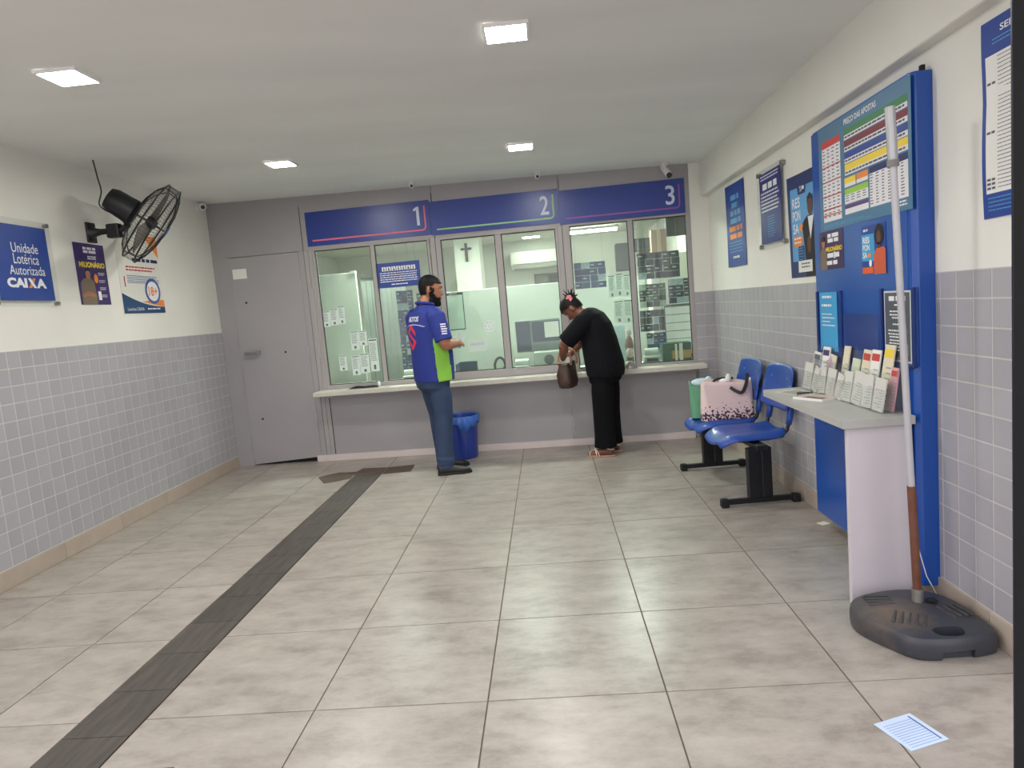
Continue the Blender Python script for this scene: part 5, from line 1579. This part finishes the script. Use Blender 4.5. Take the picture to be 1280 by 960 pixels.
# prints: red angular S, white name, sleeve text, white piping
red_s = M('shirt_red', (222, 52, 78), .6); wht_s = M('shirt_white', (226, 228, 236), .6)
S_poly = [([(.0, .5), (.30, .22), (.30, .02), (.12, .17), (.0, .28), (-.17, .12), (-.17, .09), (.04, -.05), (.30, -.2), (.30, -.25), (.0, -.5), (-.30, -.24), (-.30, -.02), (-.12, -.17), (0, -.27), (.14, -.16), (.14, -.13), (-.06, .01), (-.30, .16), (-.30, .24)], None)]
def half_s():
    a = [(.0, .5), (.30, .22), (.30, .04), (.10, .20), (-.04, .29), (-.14, .21)]
    out = [([(0, .5), (.31, .22), (.31, .03), (0, .30)], [(0, 1, 2, 3)]), ([(0, .5), (0, .30), (-.15, .17), (-.31, .22)], [(0, 1, 2, 3)]),
           ([(-.31, .22), (-.15, .17), (.31, -.14), (.31, -.22)], [(0, 1, 2, 3)]), ([(-.31, .22), (.31, -.22), (.15, -.17), (-.31, .14)], [(0, 1, 2, 3)]),
           ([(0, -.5), (-.31, -.22), (-.31, -.03), (0, -.30)], [(0, 1, 2, 3)]), ([(0, -.5), (0, -.30), (.15, -.17), (.31, -.22)], [(0, 1, 2, 3)])]
    return out
sc_ = .235
decal(shirt, 'red_emblem', red_s, [([(a * sc_, b * sc_) for a, b in p], f) for p, f in half_s()], (-.40, .028, 1.235), (0, -1, 0), (0, 0, 1), shirt)
vs, fs = text_polys('MOTOS', .04)
decal(shirt, 'lettering', wht_s, [([((a - .5) * .17, (b - .5) * .046) for a, b in vs], fs)], (-.40, .0, 1.392), (0, -1, 0), (0, 0, 1), shirt)
decal(shirt, 'piping', wht_s, rects([(-.14 + k * .02, -.0025 - .02 * abs((k - 7) / 7) ** 2, -.12 + k * .02, .0025 - .02 * abs((k - 7) / 7) ** 2) for k in range(15)]), (-.40, 0, 1.345), (0, -1, 0), (0, 0, 1), shirt)
rnd = random.Random(4)
decal(shirt, 'sleeve_lettering', wht_s, rects([(-.035, .036 - k * .02, .01 + rnd.random() * .03, .047 - k * .02) for k in range(5)]), (-.02, -.50, 1.29), (1, 0, 0), (0, 0, 1), shirt)
# jeans, shoes
g = G()
torso(g, [(-.01, 0, .93, .13, .17, 0), (-.02, 0, .86, .142, .185, 0), (-.02, 0, .78, .125, .18, 0), (-.01, 0, .74, .09, .16, 0)])
for sy in (1, -1):
    q = .11 if sy > 0 else 0.0
    g.tube([(-.012, .085 * sy, .82), (q * .2, .093 * sy, .70), (.004 + q * .45, .098 * sy, .52), (-.010 + q * .6, .100 * sy, .40), (-.022 + q * .85, .102 * sy, .22), (-.024 + q, .104 * sy, .095), (-.024 + q, .104 * sy, .06)], [.085, .098, .083, .078, .076, .078, .082], 18)
    for z_ in (.09, .115, .145):
        g.tube([(-.025 + q + .08 * math.cos(a), .104 * sy + .08 * math.sin(a), z_ + .012 * math.sin(a + z_ * 40)) for a in [2 * math.pi * k / 18 for k in range(19)]], .006, 6)
remeshed('jeans', g, jean_m, man, .0075, 2, .5)
for sy in (1, -1):
    dsh = Vector((.90, .1 * sy - .42, 0))
    g = G(); shoe(g, (-.105 + (.11 if sy > 0 else 0), .105 * sy + .012, 0.004), dsh, .295, .050, .088); so = remeshed('shoe', g, shoe_m, man, .006, 2)
    g = G(); shoe(g, (-.110 + (.11 if sy > 0 else 0), .105 * sy + .012, 0.0), dsh, .305, .052, .02, True); g.obj('sole', M('shoe_sole', (20, 19, 20), .6), so, smooth=40)
# card in his hands
cp = Vector((.255, -.075, 1.165))
Rm = Matrix.Rotation(math.radians(38), 4, 'Z')
cw_ = Matrix.Translation((-.060, 3.70, 0)) @ Rm @ cp
sl = thing('paper_slip', 'pale slip of paper held up in the hands of the bearded man', 'paper', cw_, math.radians(38))
g = G(); g.box(-.002, .0, -.035, .035, -.07, .075, Matrix.Rotation(.5, 4, 'Y') @ Matrix.Rotation(.5, 4, 'Z')); g.obj('sheet', slip_m, sl)

# ---- woman at window three
skin2 = M('skin_brown', (120, 76, 58), .55, vary=.06, scale=10)
blk_cloth = M('black_tshirt', (15, 16, 21), .9, vary=.12, scale=8, spec=.2)
blk_trous = M('black_trousers', (11, 11, 15), .9, vary=.1, scale=8, spec=.2)
wom = thing('person', 'stooping woman in black T-shirt and trousers looking into a brown handbag', 'person', (1.455, 3.93, 0), math.radians(156))
R1 = Matrix.Rotation(math.radians(8), 3, 'Z') @ Matrix.Rotation(math.radians(58), 3, 'Y')
HC2 = (.243, 0, 1.362)
g = G()
head(g, HC2, R1, .97)
limb(g, [(.10, 0, 1.26), (.15, 0, 1.305), (.20, 0, 1.335)], [.066, .055, .052])
torso(g, [(.125, 0, 1.30, .06, .10, .7), (.085, 0, 1.255, .09, .165, .6), (.045, 0, 1.17, .115, .165, .35), (.015, 0, 1.05, .125, .155, .15), (-.01, 0, .92, .13, .165, 0), (-.03, 0, .82, .125, .165, 0), (-.02, 0, .76, .10, .15, 0)])
ARM2 = {1: [(.085, .185, 1.235), (.275, .215, 1.045), (.335, .105, .905)], -1: [(.085, -.185, 1.235), (.27, -.22, 1.04), (.34, -.06, .93)]}
for sy in (1, -1):
    s_, e_, w_ = [Vector(p) for p in ARM2[sy]]
    limb(g, [s_, s_.lerp(e_, .5), e_], [.06, .054, .045]); limb(g, [e_, e_.lerp(w_, .35), w_], [.046, .043, .028])
    dd = (w_ - e_).normalized()
    hand(g, w_ + dd * .01, dd, (-.5, -.7 * sy, .1), .55, .92, -sy)
for sy in (1, -1):
    limb(g, [(-.02, .085 * sy, .80), (0, .09 * sy, .45), (-.03, .09 * sy, .09)], [.085, .055, .038])
    fx = Vector((.98, .16 * sy, 0)).normalized()
    h0 = Vector((-.075, .09 * sy, .035)); 
    g.tube([h0, h0 + fx * .05 + Vector((0, 0, .012)), h0 + fx * .13 + Vector((0, 0, .002)), h0 + fx * .19 + Vector((0, 0, -.012)), h0 + fx * .205 + Vector((0, 0, -.015))], [.022, .034, .032, .022, .014], 12)
    sd_ = Vector((-fx.y, fx.x, 0))
    for k in range(5):
        o_ = (-.028 + .014 * k) * 1.0; L_ = (.055, .05, .046, .04, .034)[k if sy < 0 else 4 - k]
        p = h0 + fx * .175 + sd_ * o_; p.z = .022
        g.tube([p, p + fx * L_ * .6 + Vector((0, 0, .002)), p + fx * L_ + Vector((0, 0, -.004))], [.010, .009, .007], 8)
body2 = remeshed('body', g, skin2, wom, .0058, 3, .45)
eyes(HC2, R1, wom, .97)
Hm2 = Matrix.Translation(HC2) @ R1.to_4x4(); Hi2 = Hm2.inverted()
def hair2_pred(c, n):
    p = (Hi2 @ c) / .97
    if p.z < -.10 or abs(p.y) > .095: return False
    if abs(p.y) > .066 and -.03 < p.x < .03 and p.z < .03: return False
    line = .058 if p.x > .03 else (.058 - (.03 - p.x) * 1.6 if p.x > -.03 else -.04 - (-.03 - p.x) * .5)
    return p.z > line
split_off(body2, 'hair', hair1, hair2_pred, wom, .013, True)
g = G()
bc = Hm2 @ (Vector((-.085, 0, .075)) * .97)
g.ball(bc, (.042, .045, .042), 14, 10)
rnd = random.Random(9)
for k in range(26):
    a = rnd.uniform(0, 6.28); e = rnd.uniform(-.1, 1.3)
    v_ = Vector((math.cos(a) * math.cos(e), math.sin(a) * math.cos(e), math.sin(e))); 
    g.tube([bc + v_ * .03, bc + v_ * rnd.uniform(.055, .085) + Vector((0, 0, .012))], [.008, .003], 6)
g.obj('hair_bun', hair1, wom, smooth=True)
pinkm = M('hair_flower', (226, 140, 146), .5, vary=.15, scale=40)
fcn = Hm2 @ (Vector((-.075, .058, .065)) * .97)
g = G()
for k in range(6):
    a = k * math.pi / 3; g.ball(fcn + Vector((.020 * math.cos(a), .006, .022 * math.sin(a))), (.014, .008, .014), 10, 6)
g.ball(fcn + Vector((0, .012, 0)), .009, 8, 6); g.obj('hair_flower', pinkm, wom, smooth=True)
# T-shirt
g = G()
torso(g, [(.150, 0, 1.315, .07, .085, .75), (.115, 0, 1.295, .095, .15, .7), (.075, 0, 1.245, .125, .195, .55), (.040, 0, 1.17, .145, .200, .35), (.012, 0, 1.06, .155, .195, .15), (-.008, 0, .95, .165, .198, 0), (-.025, 0, .86, .172, .202, -.05), (-.03, 0, .78, .168, .202, -.05), (-.028, 0, .735, .160, .198, -.05)])
for sy in (1, -1):
    s_, e_, w_ = [Vector(p) for p in ARM2[sy]]
    g.tube([s_ + Vector((-.02, -.06 * sy, .02)), s_, s_.lerp(e_, .5), s_.lerp(e_, .88)], [.08, .086, .084, .083], 18)
remeshed('shirt', g, blk_cloth, wom, .0068, 4, .5)
# wide trousers
g = G()
torso(g, [(-.025, 0, .85, .150, .185, 0), (-.03, 0, .76, .155, .19, 0), (-.02, 0, .68, .13, .185, 0)])
for sy in (1, -1):
    g.tube([(-.025, .085 * sy, .76), (-.018, .09 * sy, .60), (-.012, .09 * sy, .40), (-.012, .09 * sy, .20), (-.012, .09 * sy, .098), (-.012, .09 * sy, .085)], [.095, .102, .095, .096, .103, .104], 18)
remeshed('trousers', g, blk_trous, wom, .0075, 3, .5)
# sandals
sole_m = M('sandal_tan', (200, 156, 134), .5); strap_m = M('sandal_strap', (236, 218, 204), .4)
for sy in (1, -1):
    fx = Vector((.98, .16 * sy, 0)).normalized(); sd_ = Vector((-fx.y, fx.x, 0)); h0 = Vector((-.10, .09 * sy, 0))
    g = G()
    out = []
    for k in range(24):
        a = 2 * math.pi * k / 24
        out.append(h0 + fx * (.13 + .13 * math.cos(a)) + sd_ * (.040 * math.sin(a) * (1 + .18 * math.cos(a))))
    g.prism([(p.x, p.y, .001) for p in out], (0, 0, .012)); so = g.obj('sandal', sole_m, wom, bevel=.002)
    def arch(t0, t1, hgt, wdt=.044):
        pts = []
        for k in range(11):
            q = k / 10
            p = h0 + fx * (t0 + (t1 - t0) * q) + sd_ * (wdt * math.cos(math.pi * q)); p.z = .010 + hgt * math.sin(math.pi * q) ** .7; pts.append(p)
        return pts
    g = G()
    g.tube(arch(.165, .195, .052), .0045, 8); g.tube(arch(.14, .215, .056), .0045, 8); g.tube(arch(.23, .225, .034, .036), .0045, 8)
    g.tube([h0 + fx * (.055 + .040 * math.cos(a)) + sd_ * (.040 * math.sin(a)) + Vector((0, 0, .075 + .012 * math.cos(a))) for a in [2 * math.pi * k / 24 for k in range(25)]], .0045, 8)
    g.obj('strap', strap_m, so, smooth=True)
# handbag held against her
bagm = M('bag_brown', (66, 48, 40), .5, vary=.35, scale=38)
tan = M('bag_tan', (168, 118, 92), .45)
Rw = Matrix.Rotation(math.radians(156), 4, 'Z')
hb_loc = Matrix.Translation((1.455, 3.93, 0)) @ Rw @ Vector((.315, .075, .640))
hb = thing('handbag', 'brown patterned handbag with tan handles held open by the woman', 'bag', hb_loc, math.radians(156))
g = G()
rings = []
for z_, rx_, ry_, ox in ((.0, .045, .085, .0), (.006, .062, .105, .0), (.05, .078, .118, .004), (.12, .075, .115, .006), (.19, .062, .108, .004), (.225, .05, .104, .002), (.235, .046, .102, 0)):
    ring_ = []
    for k in range(36):
        th = 2 * math.pi * k / 36
        ring_.append(Vector((ox + rx_ * math.copysign(abs(math.cos(th)) ** .6, math.cos(th)) + .006 * math.sin(th * 4 + z_ * 40), ry_ * math.copysign(abs(math.sin(th)) ** .7, math.sin(th)) + .006 * math.sin(th * 3 + z_ * 55), z_ + .012 * math.sin(2 * th + 1) * (z_ / .235))))
    rings.append(ring_)
vr = g.loft(rings, False); g.bm.faces.new(vr[0][::-1])
g.obj('bag_body', bagm, hb, solid=.003, smooth=60)
for yy in (.075, -.06):
    g = G(); g.tube([(-.07, yy, .215), (-.078, yy, .27), (-.06, yy * 1.05, .33), (-.01, yy * 1.05, .36), (.04, yy, .32), (.055, yy, .25), (.055, yy, .215)], .009, 10); g.obj('handle', tan, hb, smooth=True)
g = G(); g.box(-.05, .05, .03, .05, .20, .29); g.obj('pale_paper', slip_m, hb)
g = G(); g.tube([(-.075, .10, .235), (0, .12, .24), (.075, .10, .235)], .006, 8); g.obj('trim', tan, hb, smooth=True)
